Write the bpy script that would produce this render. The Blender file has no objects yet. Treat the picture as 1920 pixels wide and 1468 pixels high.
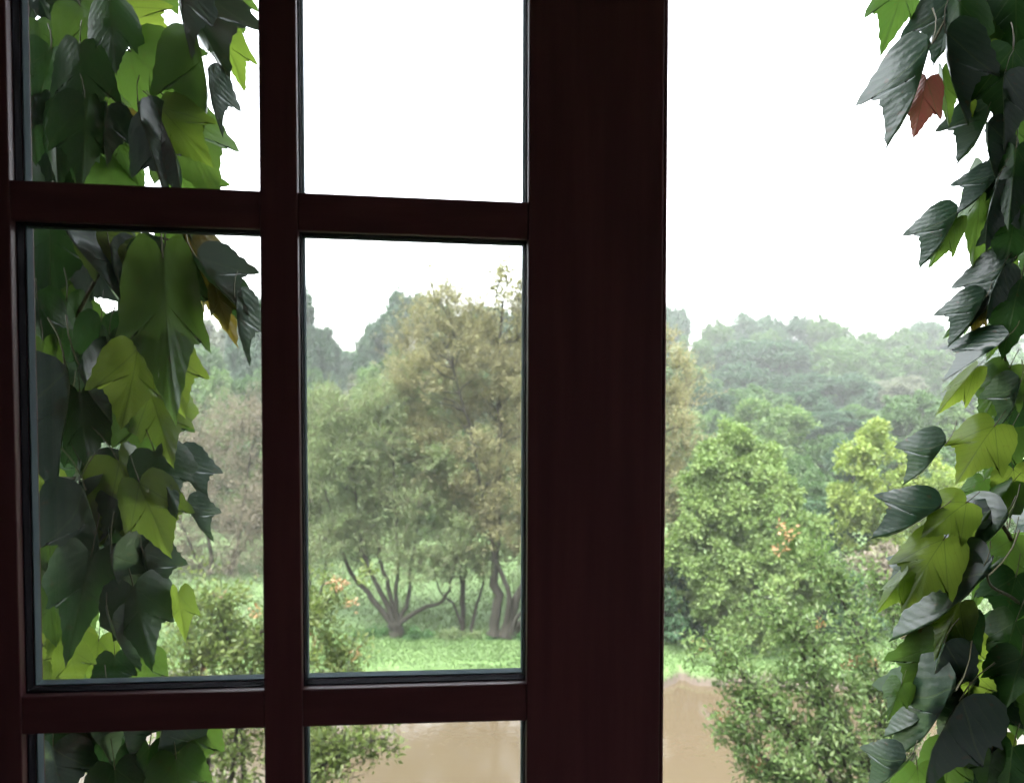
import bpy, bmesh, math, random
import numpy as np
from mathutils import Vector, Matrix

R = math.radians
rng = np.random.default_rng(7)
random.seed(7)
scene = bpy.context.scene
COL = scene.collection

# ------------------------------------------------------------------ camera
CAM = Vector((0.0, 0.0, 6.5))
PITCH = R(1.76)
FPX = 1500.0
cam_data = bpy.data.cameras.new('camera')
cam_data.sensor_width = 36.0
cam_data.lens = FPX / 1920.0 * 36.0
cam_data.clip_start = 0.02
cam_data.clip_end = 2000.0
cam_data.dof.use_dof = True
cam_data.dof.focus_distance = 0.95
cam_data.dof.aperture_fstop = 9.0
cam = bpy.data.objects.new('camera', cam_data)
cam.location = CAM
cam.rotation_euler = (R(90) - PITCH, 0, 0)
COL.objects.link(cam)
scene.camera = cam

# ------------------------------------------------------------------ world, sun, exposure
SUN_EL, SUN_ROT = R(60), R(205)
world = bpy.data.worlds.new('World')
scene.world = world
world.use_nodes = True
wn, wl = world.node_tree.nodes, world.node_tree.links
wn.clear()
w_out = wn.new('ShaderNodeOutputWorld')
w_bg = wn.new('ShaderNodeBackground')
w_sky = wn.new('ShaderNodeTexSky')
w_sky.sky_type = 'NISHITA'
w_sky.sun_disc = False
w_sky.sun_elevation = SUN_EL
w_sky.sun_rotation = SUN_ROT
w_sky.air_density = 1.0
w_sky.dust_density = 4.0
w_sky.ozone_density = 1.0
w_hs = wn.new('ShaderNodeHueSaturation')          # overcast: the blue washed out of the sky
w_hs.inputs['Saturation'].default_value = 0.22
w_bg.inputs['Strength'].default_value = 0.13
wl.new(w_sky.outputs[0], w_hs.inputs['Color'])
wl.new(w_hs.outputs[0], w_bg.inputs['Color'])
wl.new(w_bg.outputs[0], w_out.inputs['Surface'])

sun_data = bpy.data.lights.new('sun', 'SUN')
sun_data.energy = 1.5
sun_data.angle = R(35)
sun_data.color = (1.0, 0.97, 0.92)
sun = bpy.data.objects.new('sun', sun_data)
# direction towards the sun: Nishita rotation 0 points along +Y, turning clockwise seen from above
sd = Vector((math.sin(SUN_ROT) * math.cos(SUN_EL), math.cos(SUN_ROT) * math.cos(SUN_EL), math.sin(SUN_EL)))
sun.rotation_euler = (-sd).to_track_quat('-Z', 'Y').to_euler()
sun.location = (0, 0, 40)
COL.objects.link(sun)

scene.view_settings.view_transform = 'Standard'
scene.view_settings.look = 'None'
scene.view_settings.gamma = 1.0
scene.view_settings.exposure = 3.75
scene.view_settings.use_curve_mapping = False
scene.render.engine = 'CYCLES'
cy = scene.cycles
cy.use_denoising = True
cy.max_bounces = 10
cy.diffuse_bounces = 4
cy.glossy_bounces = 3
cy.transmission_bounces = 4
cy.transparent_max_bounces = 12
cy.volume_bounces = 1
cy.sample_clamp_indirect = 6.0
cy.caustics_reflective = False
cy.caustics_refractive = False


# ------------------------------------------------------------------ pixel helpers (pixels of the 1920 x 1468 photograph)
CP, SP_ = math.cos(PITCH), math.sin(PITCH)


def ray(px, py):
    a, b = (px - 960.0) / FPX, -(py - 734.0) / FPX
    return Vector((a, CP + b * SP_, -SP_ + b * CP))


def P(px, py, Y):
    d = ray(px, py)
    return CAM + d * (Y / d.y)


YAW = R(6.06)
HU = Vector((math.cos(YAW), math.sin(YAW), 0))       # along the house wall
HN = Vector((-math.sin(YAW), math.cos(YAW), 0))      # outwards
HO = Vector((0, 0.618, 0))


def house(u, n, z):
    return HO + HU * u + HN * n + Vector((0, 0, z))


def sash_uv(px, py, depth=0.0):
    d = ray(px, py)
    t = ((HO + HN * depth - CAM).dot(HN)) / d.dot(HN)
    p = CAM + d * t
    return ((p - HO).dot(HU), p.z)


# ------------------------------------------------------------------ object helpers
def tag(o, label=None, cat=None, group=None, kind=None):
    for k, v in (('label', label), ('category', cat), ('group', group), ('kind', kind)):
        if v:
            o[k] = v
    return o


def empty(name, loc, label=None, cat=None, group=None):
    o = bpy.data.objects.new(name, None)
    o.empty_display_size = 0.1
    o.location = loc
    COL.objects.link(o)
    return tag(o, label, cat, group)


def link(name, me, parent=None, mats=(), kind=None):
    """World-space mesh linked as one object; keeps its place under its parent (parents are unrotated empties)."""
    o = bpy.data.objects.new(name, me)
    for m in mats:
        if m.name not in [x.name for x in me.materials if x]:
            me.materials.append(m)
    COL.objects.link(o)
    if parent is not None:
        o.parent = parent
        o.location = -Vector(parent.location)
    if kind:
        o['kind'] = kind
    return o


def np_mesh(name, verts, faces, rnd=None, smooth=False, mat_idx=None):
    """faces: int array (M, k)."""
    verts = np.asarray(verts, dtype=np.float32)
    faces = np.asarray(faces, dtype=np.int32)
    me = bpy.data.meshes.new(name)
    m, k = faces.shape
    me.vertices.add(len(verts))
    me.vertices.foreach_set('co', verts.ravel())
    me.loops.add(m * k)
    me.loops.foreach_set('vertex_index', faces.ravel())
    me.polygons.add(m)
    me.polygons.foreach_set('loop_start', np.arange(0, m * k, k, dtype=np.int32))
    me.polygons.foreach_set('loop_total', np.full(m, k, dtype=np.int32))
    me.polygons.foreach_set('use_smooth', np.full(m, smooth, dtype=bool))
    if mat_idx is not None:
        me.polygons.foreach_set('material_index', np.asarray(mat_idx, dtype=np.int32))
    if rnd is not None:
        at = me.attributes.new('rnd', 'FLOAT', 'FACE')
        at.data.foreach_set('value', np.asarray(rnd, dtype=np.float32))
    me.update(calc_edges=True)
    return me


def tube_arrays(pts, radii, sides=6, off=0):
    pts = np.asarray([tuple(p) for p in pts], dtype=float)
    n = len(pts)
    tang = np.gradient(pts, axis=0)
    tang /= np.linalg.norm(tang, axis=1)[:, None] + 1e-9
    ref = np.array([0.31, 0.95, 0.1])
    s = np.cross(tang, ref)
    s /= np.linalg.norm(s, axis=1)[:, None] + 1e-9
    t = np.cross(tang, s)
    ang = np.linspace(0, 2 * np.pi, sides, endpoint=False)
    ring = pts[:, None, :] + np.asarray(radii)[:, None, None] * (np.cos(ang)[None, :, None] * s[:, None, :] + np.sin(ang)[None, :, None] * t[:, None, :])
    v = ring.reshape(-1, 3)
    f = []
    for i in range(n - 1):
        for j in range(sides):
            a, b = i * sides + j, i * sides + (j + 1) % sides
            f.append((off + a, off + b, off + b + sides, off + a + sides))
    return v, np.array(f, dtype=np.int32)


def tubes_mesh(name, tubes, sides=6):
    V, F, off = [], [], 0
    for pts, rad in tubes:
        v, f = tube_arrays(pts, rad, sides, off)
        V.append(v)
        F.append(f)
        off += len(v)
    return np_mesh(name, np.concatenate(V), np.concatenate(F), smooth=True)


def curve_pts(a, b, n=6, bow=0.0, wob=0.0, up=0.0):
    a, b = np.array(a, float), np.array(b, float)
    t = np.linspace(0, 1, n)[:, None]
    p = a + (b - a) * t
    L = np.linalg.norm(b - a)
    side = rng.normal(size=3)
    p = p + side * (bow * L) * np.sin(np.pi * t) + np.array([0, 0, 1]) * up * L * np.sin(np.pi * t)
    if wob:
        w = rng.normal(size=(n, 3)) * wob * L
        w[0] = 0
        w[-1] = 0
        p = p + w
    return p


def rot_about(vecs, axes, ang):
    c, s = np.cos(ang)[:, None], np.sin(ang)[:, None]
    d = (vecs * axes).sum(1)[:, None]
    return vecs * c + np.cross(axes, vecs) * s + axes * d * (1 - c)


def unit(a):
    return a / (np.linalg.norm(a, axis=-1, keepdims=True) + 1e-9)


def leaf_quads(c, t, n, L, W, fold=0.15):
    """One four-sided leaf for each row: base, left, tip, right."""
    t = unit(t)
    s = unit(np.cross(t, n))
    n = np.cross(s, t)
    L = np.asarray(L)[:, None]
    W = np.asarray(W)[:, None]
    m = c + t * L * 0.45 + n * W * fold
    v = np.stack([c, m + s * W * 0.5, c + t * L, m - s * W * 0.5], axis=1).reshape(-1, 3)
    f = np.arange(len(c) * 4, dtype=np.int32).reshape(-1, 4)
    return v, f


def spray_leaves(blobs, sprays, per, L, W, up=0.35, spread=0.9, length=0.75, droop=0.25, inner=0.15, flat=0.4, clump=0):
    """Leafy twigs pointing out of each blob (centre, radius); returns leaf arrays and twig lines."""
    C, T, NR, LL, WW, RN, twigs = [], [], [], [], [], [], []
    if clump:                                   # each mass breaks up into separate leafy clumps with gaps between
        sub = []
        for cen, rad in blobs:
            rr = np.array(rad if np.ndim(rad) else (rad, rad, rad), float)
            for d in unit(rng.normal(size=(clump, 3)) + np.array([0, 0, 0.25])):
                sub.append((np.array(cen) + d * rr * rng.uniform(0.55, 0.95), rr * rng.uniform(0.36, 0.6)))
        blobs = sub
        sprays = sprays / clump
    for bi, (cen, rad) in enumerate(blobs):
        cen = np.array(cen, float)
        r3 = np.array(rad if np.ndim(rad) else (rad, rad, rad), float)
        ns = max(6, int(sprays))
        d = unit(rng.normal(size=(ns, 3)) + np.array([0, 0, up]))
        start = cen + d * r3 * rng.uniform(inner, 0.55, (ns, 1))
        ln = r3.mean() * length * rng.uniform(0.45, 1.15, (ns, 1))
        dd = unit(d + rng.normal(size=(ns, 3)) * 0.35 + np.array([0, 0, up * 0.6]))
        end = start + dd * ln - np.array([0, 0, 1]) * ln * droop * rng.uniform(0, 1, (ns, 1))
        twigs.append(np.stack([start, end], 1))
        u = rng.uniform(0.05, 1.0, (ns, per, 1))
        pos = start[:, None, :] * (1 - u) + end[:, None, :] * u - np.array([0, 0, 1]) * (u * u * droop * 0.5) * ln[:, None, :]
        pos = pos + rng.normal(size=pos.shape) * (np.mean(L) * 0.5)
        tdir = unit(dd[:, None, :] + rng.normal(size=pos.shape) * spread + np.array([0, 0, -0.15]))
        nrm = unit(np.array([0, 0, 1.0]) + rng.normal(size=pos.shape) * flat)
        C.append(pos.reshape(-1, 3))
        T.append(tdir.reshape(-1, 3))
        NR.append(nrm.reshape(-1, 3))
        k = ns * per
        LL.append(rng.uniform(0.65, 1.2, k) * L)
        WW.append(rng.uniform(0.7, 1.2, k) * W)
        sp = np.repeat(rng.uniform(0, 1, ns), per)
        RN.append(np.clip(0.55 * sp + 0.35 * rng.uniform(0, 1, k) + 0.1 * ((bi * 0.37) % 1), 0, 1))
    C, T, NR = np.concatenate(C), np.concatenate(T), np.concatenate(NR)
    v, f = leaf_quads(C, T, NR, np.concatenate(LL), np.concatenate(WW))
    return v, f, np.concatenate(RN), np.concatenate(twigs)


def twig_mesh(name, segs, r0=0.006, r1=0.002):
    """Three-sided twigs for an (N, 2, 3) array of line ends."""
    a, b = segs[:, 0], segs[:, 1]
    t = unit(b - a)
    s = unit(np.cross(t, np.array([0.3, 0.9, 0.2])))
    q = np.cross(t, s)
    rows = []
    for p, r in ((a, r0), (b, r1)):
        for k in range(3):
            an = 2 * np.pi * k / 3
            rows.append(p + r * (math.cos(an) * s + math.sin(an) * q))
    v = np.stack(rows, 1).reshape(-1, 3)
    base = np.arange(len(a))[:, None] * 6
    f = np.concatenate([base + np.array([k, (k + 1) % 3, 3 + (k + 1) % 3, 3 + k]) for k in range(3)])
    return np_mesh(name, v, f, smooth=True)


# ------------------------------------------------------------------ materials
def new_mat(name):
    m = bpy.data.materials.new(name)
    m.use_nodes = True
    nt = m.node_tree
    nt.nodes.clear()
    out = nt.nodes.new('ShaderNodeOutputMaterial')
    return m, nt.nodes, nt.links, out


def ramp_node(nodes, cols):
    r = nodes.new('ShaderNodeValToRGB')
    el = r.color_ramp.elements
    while len(el) < len(cols):
        el.new(0.5)
    for i, c in enumerate(cols):
        el[i].position = i / max(1, len(cols) - 1)
        el[i].color = (*c, 1)
    return r


def foliage_mat(name, cols, trans=0.45, gloss=0.015, rough=0.5):
    m, n, l, out = new_mat(name)
    at = n.new('ShaderNodeAttribute')
    at.attribute_name = 'rnd'
    rp = ramp_node(n, cols)
    l.new(at.outputs['Fac'], rp.inputs[0])
    df = n.new('ShaderNodeBsdfDiffuse')
    tr = n.new('ShaderNodeBsdfTranslucent')
    hs = n.new('ShaderNodeHueSaturation')
    hs.inputs['Saturation'].default_value = 1.15
    hs.inputs['Value'].default_value = 1.25
    l.new(rp.outputs[0], hs.inputs['Color'])
    l.new(rp.outputs[0], df.inputs['Color'])
    l.new(hs.outputs[0], tr.inputs['Color'])
    mx = n.new('ShaderNodeMixShader')
    mx.inputs[0].default_value = trans
    l.new(df.outputs[0], mx.inputs[1])
    l.new(tr.outputs[0], mx.inputs[2])
    gl = n.new('ShaderNodeBsdfGlossy')
    gl.inputs['Roughness'].default_value = rough
    mg = n.new('ShaderNodeMixShader')
    mg.inputs[0].default_value = gloss
    l.new(mx.outputs[0], mg.inputs[1])
    l.new(gl.outputs[0], mg.inputs[2])
    l.new(mg.outputs[0], out.inputs['Surface'])
    return m


def noise_col(n, l, scale, cols, detail=6.0, stretch=None, coord='Object'):
    tc = n.new('ShaderNodeTexCoord')
    nz = n.new('ShaderNodeTexNoise')
    nz.inputs['Scale'].default_value = scale
    nz.inputs['Detail'].default_value = detail
    if stretch:
        mp = n.new('ShaderNodeMapping')
        mp.inputs['Scale'].default_value = stretch
        l.new(tc.outputs[coord], mp.inputs[0])
        l.new(mp.outputs[0], nz.inputs['Vector'])
    else:
        l.new(tc.outputs[coord], nz.inputs['Vector'])
    rp = ramp_node(n, cols)
    l.new(nz.outputs['Fac'], rp.inputs[0])
    return nz, rp


def solid_mat(name, cols, scale=8, rough=0.7, spec=0.4, bump=0.0, stretch=None):
    m, n, l, out = new_mat(name)
    b = n.new('ShaderNodeBsdfPrincipled')
    nz, rp = noise_col(n, l, scale, cols, stretch=stretch)
    l.new(rp.outputs[0], b.inputs['Base Color'])
    b.inputs['Roughness'].default_value = rough
    b.inputs['Specular IOR Level'].default_value = spec
    if bump:
        bp = n.new('ShaderNodeBump')
        bp.inputs['Strength'].default_value = bump
        bp.inputs['Distance'].default_value = 0.02
        l.new(nz.outputs['Fac'], bp.inputs['Height'])
        l.new(bp.outputs[0], b.inputs['Normal'])
    l.new(b.outputs[0], out.inputs['Surface'])
    return m


def wood_mat(name, stretch):
    m, n, l, out = new_mat(name)
    b = n.new('ShaderNodeBsdfPrincipled')
    nz, rp = noise_col(n, l, 9.0, [(0.080, 0.028, 0.036), (0.135, 0.043, 0.051), (0.195, 0.062, 0.068)], stretch=stretch)
    l.new(rp.outputs[0], b.inputs['Base Color'])
    b.inputs['Roughness'].default_value = 0.5
    b.inputs['Specular IOR Level'].default_value = 0.22
    b.inputs['Coat Weight'].default_value = 0.06
    b.inputs['Coat Roughness'].default_value = 0.3
    bp = n.new('ShaderNodeBump')
    bp.inputs['Strength'].default_value = 0.18
    bp.inputs['Distance'].default_value = 0.00014
    l.new(nz.outputs['Fac'], bp.inputs['Height'])
    l.new(bp.outputs[0], b.inputs['Normal'])
    l.new(b.outputs[0], out.inputs['Surface'])
    return m


M = {}
M['wood_v'] = wood_mat('mahogany_upright', (9, 9, 0.6))
M['wood_h'] = wood_mat('mahogany_level', (0.6, 9, 9))
M['gasket'] = solid_mat('rubber_gasket', [(0.010, 0.008, 0.014), (0.018, 0.014, 0.022)], 30, 0.9, 0.08)
M['spacer'] = solid_mat('aluminium_spacer', [(0.26, 0.34, 0.37), (0.34, 0.43, 0.46)], 60, 0.9, 0.05)
M['plaster'] = solid_mat('room_plaster', [(0.66, 0.63, 0.60), (0.74, 0.71, 0.68)], 3, 0.9, 0.2)
M['floorboards'] = solid_mat('room_floor', [(0.10, 0.06, 0.035), (0.18, 0.11, 0.06)], 4, 0.5, 0.4, stretch=(1, 8, 1))
M['facade'] = solid_mat('house_render', [(0.09, 0.092, 0.095), (0.15, 0.152, 0.155)], 6, 0.9, 0.2, bump=0.3)

# glass
m, n, l, out = new_mat('window_glass')
fr = n.new('ShaderNodeFresnel')
fr.inputs['IOR'].default_value = 1.5
tp = n.new('ShaderNodeBsdfTransparent')
tp.inputs['Color'].default_value = (0.994, 0.998, 0.996, 1)
gl = n.new('ShaderNodeBsdfGlossy')
gl.inputs['Roughness'].default_value = 0.0
mx = n.new('ShaderNodeMixShader')
l.new(fr.outputs[0], mx.inputs[0])
l.new(tp.outputs[0], mx.inputs[1])
l.new(gl.outputs[0], mx.inputs[2])
l.new(mx.outputs[0], out.inputs['Surface'])
M['glass'] = m

# bark
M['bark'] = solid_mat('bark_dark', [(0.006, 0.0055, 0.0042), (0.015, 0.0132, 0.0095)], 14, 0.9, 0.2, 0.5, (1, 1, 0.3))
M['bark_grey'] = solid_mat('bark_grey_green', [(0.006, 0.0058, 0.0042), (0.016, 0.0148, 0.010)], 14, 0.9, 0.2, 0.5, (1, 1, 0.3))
M['bark_twig'] = solid_mat('bark_twig', [(0.05, 0.044, 0.028), (0.085, 0.075, 0.048)], 14, 0.9, 0.1)
M['vine_stem'] = solid_mat('vine_stem', [(0.03, 0.03, 0.012), (0.075, 0.06, 0.025)], 60, 0.7, 0.3, 0.3)

# foliage
M['far_blue'] = foliage_mat('leaves_far_bluegreen', [(0.012, 0.028, 0.016), (0.021, 0.046, 0.024), (0.034, 0.064, 0.030)])
M['far_mid'] = foliage_mat('leaves_far_midgreen', [(0.018, 0.041, 0.014), (0.033, 0.067, 0.021), (0.052, 0.094, 0.030)])
M['far_pale'] = foliage_mat('leaves_far_palegreen', [(0.032, 0.065, 0.022), (0.058, 0.099, 0.032), (0.085, 0.128, 0.043)])
M['far_brown'] = foliage_mat('leaves_far_greybrown', [(0.044, 0.055, 0.036), (0.068, 0.080, 0.052), (0.088, 0.100, 0.063)])
M['lime'] = foliage_mat('leaves_lime', [(0.054, 0.095, 0.025), (0.08, 0.127, 0.036), (0.114, 0.158, 0.05)])
M['yellow'] = foliage_mat('leaves_yellowgreen', [(0.061, 0.101, 0.021), (0.106, 0.152, 0.034), (0.155, 0.194, 0.049)])
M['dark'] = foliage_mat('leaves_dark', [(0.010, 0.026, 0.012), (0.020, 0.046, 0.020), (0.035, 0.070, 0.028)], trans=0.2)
M['willow'] = foliage_mat('leaves_greywillow', [(0.056, 0.086, 0.035), (0.092, 0.127, 0.053), (0.126, 0.160, 0.071)])
M['brown'] = foliage_mat('leaves_olivebrown', [(0.082, 0.085, 0.037), (0.130, 0.130, 0.061), (0.172, 0.166, 0.081)])
M['thicket'] = foliage_mat('twigs_thicket', [(0.081, 0.072, 0.053), (0.118, 0.105, 0.076), (0.141, 0.129, 0.091)])
M['shrub'] = foliage_mat('leaves_hawthorn', [(0.044, 0.078, 0.026), (0.07, 0.112, 0.038), (0.105, 0.142, 0.054)], trans=0.55, gloss=0.012, rough=0.4)
M['shrub_pale'] = foliage_mat('leaves_hawthorn_pale', [(0.05, 0.076, 0.022), (0.082, 0.112, 0.034), (0.122, 0.145, 0.05)], trans=0.55, gloss=0.012, rough=0.4)
M['young'] = foliage_mat('leaves_young_red', [(0.17, 0.085, 0.045), (0.24, 0.14, 0.08), (0.22, 0.18, 0.07)])
M['nettle'] = foliage_mat('leaves_nettle', [(0.018, 0.050, 0.016), (0.035, 0.085, 0.026), (0.06, 0.12, 0.036)])
M['mown'] = foliage_mat('blades_mown', [(0.039, 0.080, 0.019), (0.053, 0.100, 0.027), (0.070, 0.113, 0.034)], gloss=0.03)
M['meadow'] = foliage_mat('blades_meadow', [(0.050, 0.077, 0.028), (0.059, 0.087, 0.032), (0.071, 0.097, 0.040)], gloss=0.03)


# ------------------------------------------------------------------ terrain
def shore(x):
    """Y of the far water edge at x."""
    return 16.15 + 0.16 * np.sin(x * 1.7 + 0.5) + 0.10 * np.sin(x * 4.3) + 0.06 * np.sin(x * 9.7 + 1.0) - 0.10 * np.tanh((x + 1.0) * 0.8) \
        + 0.38 * np.exp(-((x - 3.55) / 0.16) ** 2) + 0.42 * np.exp(-((x - 5.35) / 0.22) ** 2)


def ground_z(x, y):
    x, y = np.asarray(x, float), np.asarray(y, float)
    d = y - shore(x)
    near = np.clip((9.2 + 0.5 * np.sin(x * 0.8) - y) / 1.2, -1, 1)
    bed = np.where(near > 0, 0.5 * near, 0.6 * near)
    bank = np.where(d < 0, np.maximum(d * 0.8, -0.6), 0.24 * (1 - np.exp(-d / 0.10)) + 0.05 * np.clip(d, 0, 2))
    z = np.where(y < 12, bed, bank)
    rise = np.clip(y - 30, 0, None)
    z = z + 0.00030 * rise ** 2 / (1 + rise / 140) * 1.3
    z = z + np.where(d > 0.6, 0.05 * np.sin(x * 0.9 + y * 0.3) * np.sin(y * 0.7), 0)
    return z


xs = np.concatenate([np.linspace(-290, -16, 40), np.linspace(-15.8, 15.8, 260), np.linspace(16, 290, 40)])
ys = np.concatenate([np.linspace(-11, 7, 14), np.linspace(7.3, 15, 24), np.linspace(15.1, 19, 90), np.linspace(19.2, 40, 60), np.linspace(41, 400, 60)])
GX, GY = np.meshgrid(xs, ys)
GZ = ground_z(GX, GY)
gv = np.stack([GX, GY, GZ], -1).reshape(-1, 3)
nx, ny = len(xs), len(ys)
ii = (np.arange(ny - 1)[:, None] * nx + np.arange(nx - 1)[None, :]).ravel()
gf = np.stack([ii, ii + 1, ii + nx + 1, ii + nx], 1)
ground_me = np_mesh('ground', gv, gf, smooth=True)
m, n, l, out = new_mat('ground_soil_grass')
b = n.new('ShaderNodeBsdfPrincipled')
b.inputs['Roughness'].default_value = 0.9
nz, rp = noise_col(n, l, 0.9, [(0.035, 0.070, 0.018), (0.046, 0.085, 0.022), (0.06, 0.095, 0.03)])
geo = n.new('ShaderNodeNewGeometry')
sep = n.new('ShaderNodeSeparateXYZ')
l.new(geo.outputs['Position'], sep.inputs[0])
mr = n.new('ShaderNodeMapRange')
mr.inputs['From Min'].default_value = 0.10
mr.inputs['From Max'].default_value = 0.20
l.new(sep.outputs['Z'], mr.inputs['Value'])
mud = n.new('ShaderNodeMix')
mud.data_type = 'RGBA'
mud.inputs['A'].default_value = (0.032, 0.024, 0.016, 1)
l.new(mr.outputs[0], mud.inputs['Factor'])
l.new(rp.outputs[0], mud.inputs['B'])
l.new(mud.outputs['Result'], b.inputs['Base Color'])
l.new(b.outputs[0], out.inputs['Surface'])
M['ground'] = m
tag(link('ground', ground_me, None, [m]), kind='structure')

# water
wx = np.linspace(-60, 60, 2)
wm = np_mesh('pond_water', [(-120, 7, 0), (120, 7, 0), (120, 18.2, 0), (-120, 18.2, 0)], [(0, 1, 2, 3)])
m, n, l, out = new_mat('muddy_water')
b = n.new('ShaderNodeBsdfPrincipled')
nz, rp = noise_col(n, l, 0.35, [(0.037, 0.0285, 0.0175), (0.042, 0.033, 0.0205), (0.048, 0.038, 0.0245)], 3, (0.6, 1.4, 1))
l.new(rp.outputs[0], b.inputs['Base Color'])
b.inputs['Roughness'].default_value = 0.08
b.inputs['IOR'].default_value = 1.33
tc = n.new('ShaderNodeTexCoord')
n2 = n.new('ShaderNodeTexNoise')
n2.inputs['Scale'].default_value = 5.0
n2.inputs['Detail'].default_value = 3.0
l.new(tc.outputs['Object'], n2.inputs['Vector'])
bp = n.new('ShaderNodeBump')
bp.inputs['Strength'].default_value = 0.14
bp.inputs['Distance'].default_value = 0.03
l.new(n2.outputs['Fac'], bp.inputs['Height'])
l.new(bp.outputs[0], b.inputs['Normal'])
l.new(b.outputs[0], out.inputs['Surface'])
tag(link('pond_water', wm, None, [m]), kind='structure')


# grass blades
def blades(name, N, x0, x1, yfun, h, w, mat, lean=0.35):
    x = rng.uniform(x0, x1, N)
    y = yfun(x, rng.uniform(0, 1, N))
    z = ground_z(x, y)
    c = np.stack([x, y, z - 0.01], 1)
    t = unit(np.stack([rng.normal(0, lean, N), rng.normal(0, lean, N), np.ones(N)], 1))
    nn = unit(np.stack([rng.normal(0, 1, N), rng.normal(0, 1, N) - 0.6, np.zeros(N)], 1))
    hh = h * rng.uniform(0.4, 1.2, N) * (0.75 + 0.35 * np.sin(x * 1.3 + 1) * np.sin(y * 0.9))
    v, f = leaf_quads(c, t, nn, hh, np.full(N, w), 0.1)
    patch = 0.5 + 0.3 * np.sin(x * 0.8 + 0.7 * np.sin(y)) * np.sin(y * 1.1 + x * 0.3)
    rn = np.clip(patch * 0.7 + rng.uniform(-0.1, 0.45, N), 0, 1)
    return tag(link(name, np_mesh(name, v, f, rn), None, [M[mat]]), kind='stuff')


blades('mown_grass', 70000, -11, 13, lambda x, u: shore(x) + 0.03 + u * 2.3, 0.085, 0.022, 'mown')
blades('meadow_grass', 60000, -14, 14, lambda x, u: 18.3 + u * 9.0, 0.15, 0.035, 'meadow', 0.6)


# ------------------------------------------------------------------ trees
def px_blobs(lst, Y, dy=0.5):
    out = []
    for bb in lst:
        px, py, r = bb[:3]
        YY = (bb[3] if len(bb) > 3 else Y) + rng.uniform(-dy, dy)
        rr = r / FPX * YY
        out.append((tuple(P(px, py, YY)), rr))
    return out


def poly_blobs(poly, n, r0, r1, Y, dy=0.6):
    """Blobs spread evenly through an outline given in photograph pixels."""
    xs_, ys_ = [p[0] for p in poly], [p[1] for p in poly]
    pts, tries = [], 0
    while len(pts) < n and tries < 40000:
        tries += 1
        x, y = rng.uniform(min(xs_), max(xs_)), rng.uniform(min(ys_), max(ys_))
        ins = False
        j = len(poly) - 1
        for i in range(len(poly)):
            if (ys_[i] > y) != (ys_[j] > y) and x < (xs_[j] - xs_[i]) * (y - ys_[i]) / (ys_[j] - ys_[i]) + xs_[i]:
                ins = not ins
            j = i
        if not ins:
            continue
        gap = 0.75 * (r0 + r1) / 2 * (1 - tries / 40000)
        if all((x - q[0]) ** 2 + (y - q[1]) ** 2 > gap * gap for q in pts):
            pts.append((x, y, rng.uniform(r0, r1)))
    return px_blobs(pts, Y, dy)


def px_path(lst, Y, dY=0.0):
    return [P(px, py, Y + dY * i / max(1, len(lst) - 1)) for i, (px, py) in enumerate(lst)]


def smooth_path(pts, n=4):
    pts = [np.array(p, float) for p in pts]
    out = []
    for i in range(len(pts) - 1):
        p0, p1, p2, p3 = pts[max(i - 1, 0)], pts[i], pts[i + 1], pts[min(i + 2, len(pts) - 1)]
        for k in range(n):
            t = k / n
            out.append(0.5 * ((2 * p1) + (-p0 + p2) * t + (2 * p0 - 5 * p1 + 4 * p2 - p3) * t * t + (-p0 + 3 * p1 - 3 * p2 + p3) * t ** 3))
    out.append(pts[-1])
    return np.array(out)


def ground_at(px, py, guess=(12, 60)):
    """Point where the ray through a pixel meets the ground."""
    d = ray(px, py)
    for Y in np.linspace(guess[0], guess[1], 1500):
        p = CAM + d * (Y / d.y)
        if p.z <= float(ground_z(p.x, p.y)):
            return p
    return CAM + d * (guess[1] / d.y)


def near_tree(name, label, cat, base, stems, blobs, mat, bark='bark', sprays=40, per=14, L=0.09, W=0.06, twig_r=0.006,
              limbs=True, group=None, stem_r=0.05, part='trunk', **kw):
    base = Vector(base)
    t = empty(name, base, label, cat, group)
    ends = []
    for i, (path, r0, r1) in enumerate(stems):
        pts = smooth_path(path)
        pts = pts + np.concatenate([[np.zeros(3)], rng.normal(size=(len(pts) - 1, 3)) * r0 * 0.25])
        rad = np.linspace(r0, r1, len(pts))
        rad[0] *= 1.35
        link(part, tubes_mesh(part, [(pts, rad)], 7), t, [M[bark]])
        ends.append(pts)
    allp = np.concatenate(ends) if ends else np.array([tuple(base)])
    if limbs and blobs:
        tubes = []
        for cen, r in blobs:
            cen = np.array(cen)
            lower = allp[allp[:, 2] < cen[2] - 0.1]
            src = lower if len(lower) else allp
            q = src[np.argmin(np.linalg.norm(src - cen, axis=1) + np.abs(src[:, 2] - cen[2] + 0.6) * 0.3)]
            pts = curve_pts(q, cen + np.array([0, 0, r * 0.4]), 6, 0.05, 0.03)
            tubes.append((pts, np.linspace(max(0.010, stem_r * 0.28), 0.004, 6)))
            for _ in range(3):
                e = cen + unit(rng.normal(size=3) + np.array([0, 0, 0.6])) * r * 0.85
                k = rng.integers(2, 5)
                tubes.append((curve_pts(pts[k], e, 5, 0.06, 0.03), np.linspace(max(0.006, stem_r * 0.14), 0.003, 5)))
        link('branches', tubes_mesh('branches', tubes, 5), t, [M[bark]], kind='stuff')
    if blobs:
        v, f, rn, tw = spray_leaves(blobs, sprays, per, L, W, **kw)
        link('crown', np_mesh('crown', v, f, rn), t, [M[mat]], kind='stuff')
        if twig_r:
            link('twigs', twig_mesh('twigs', tw, twig_r, twig_r * 0.4), t, [M['bark_twig']], kind='stuff')
    return t


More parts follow.
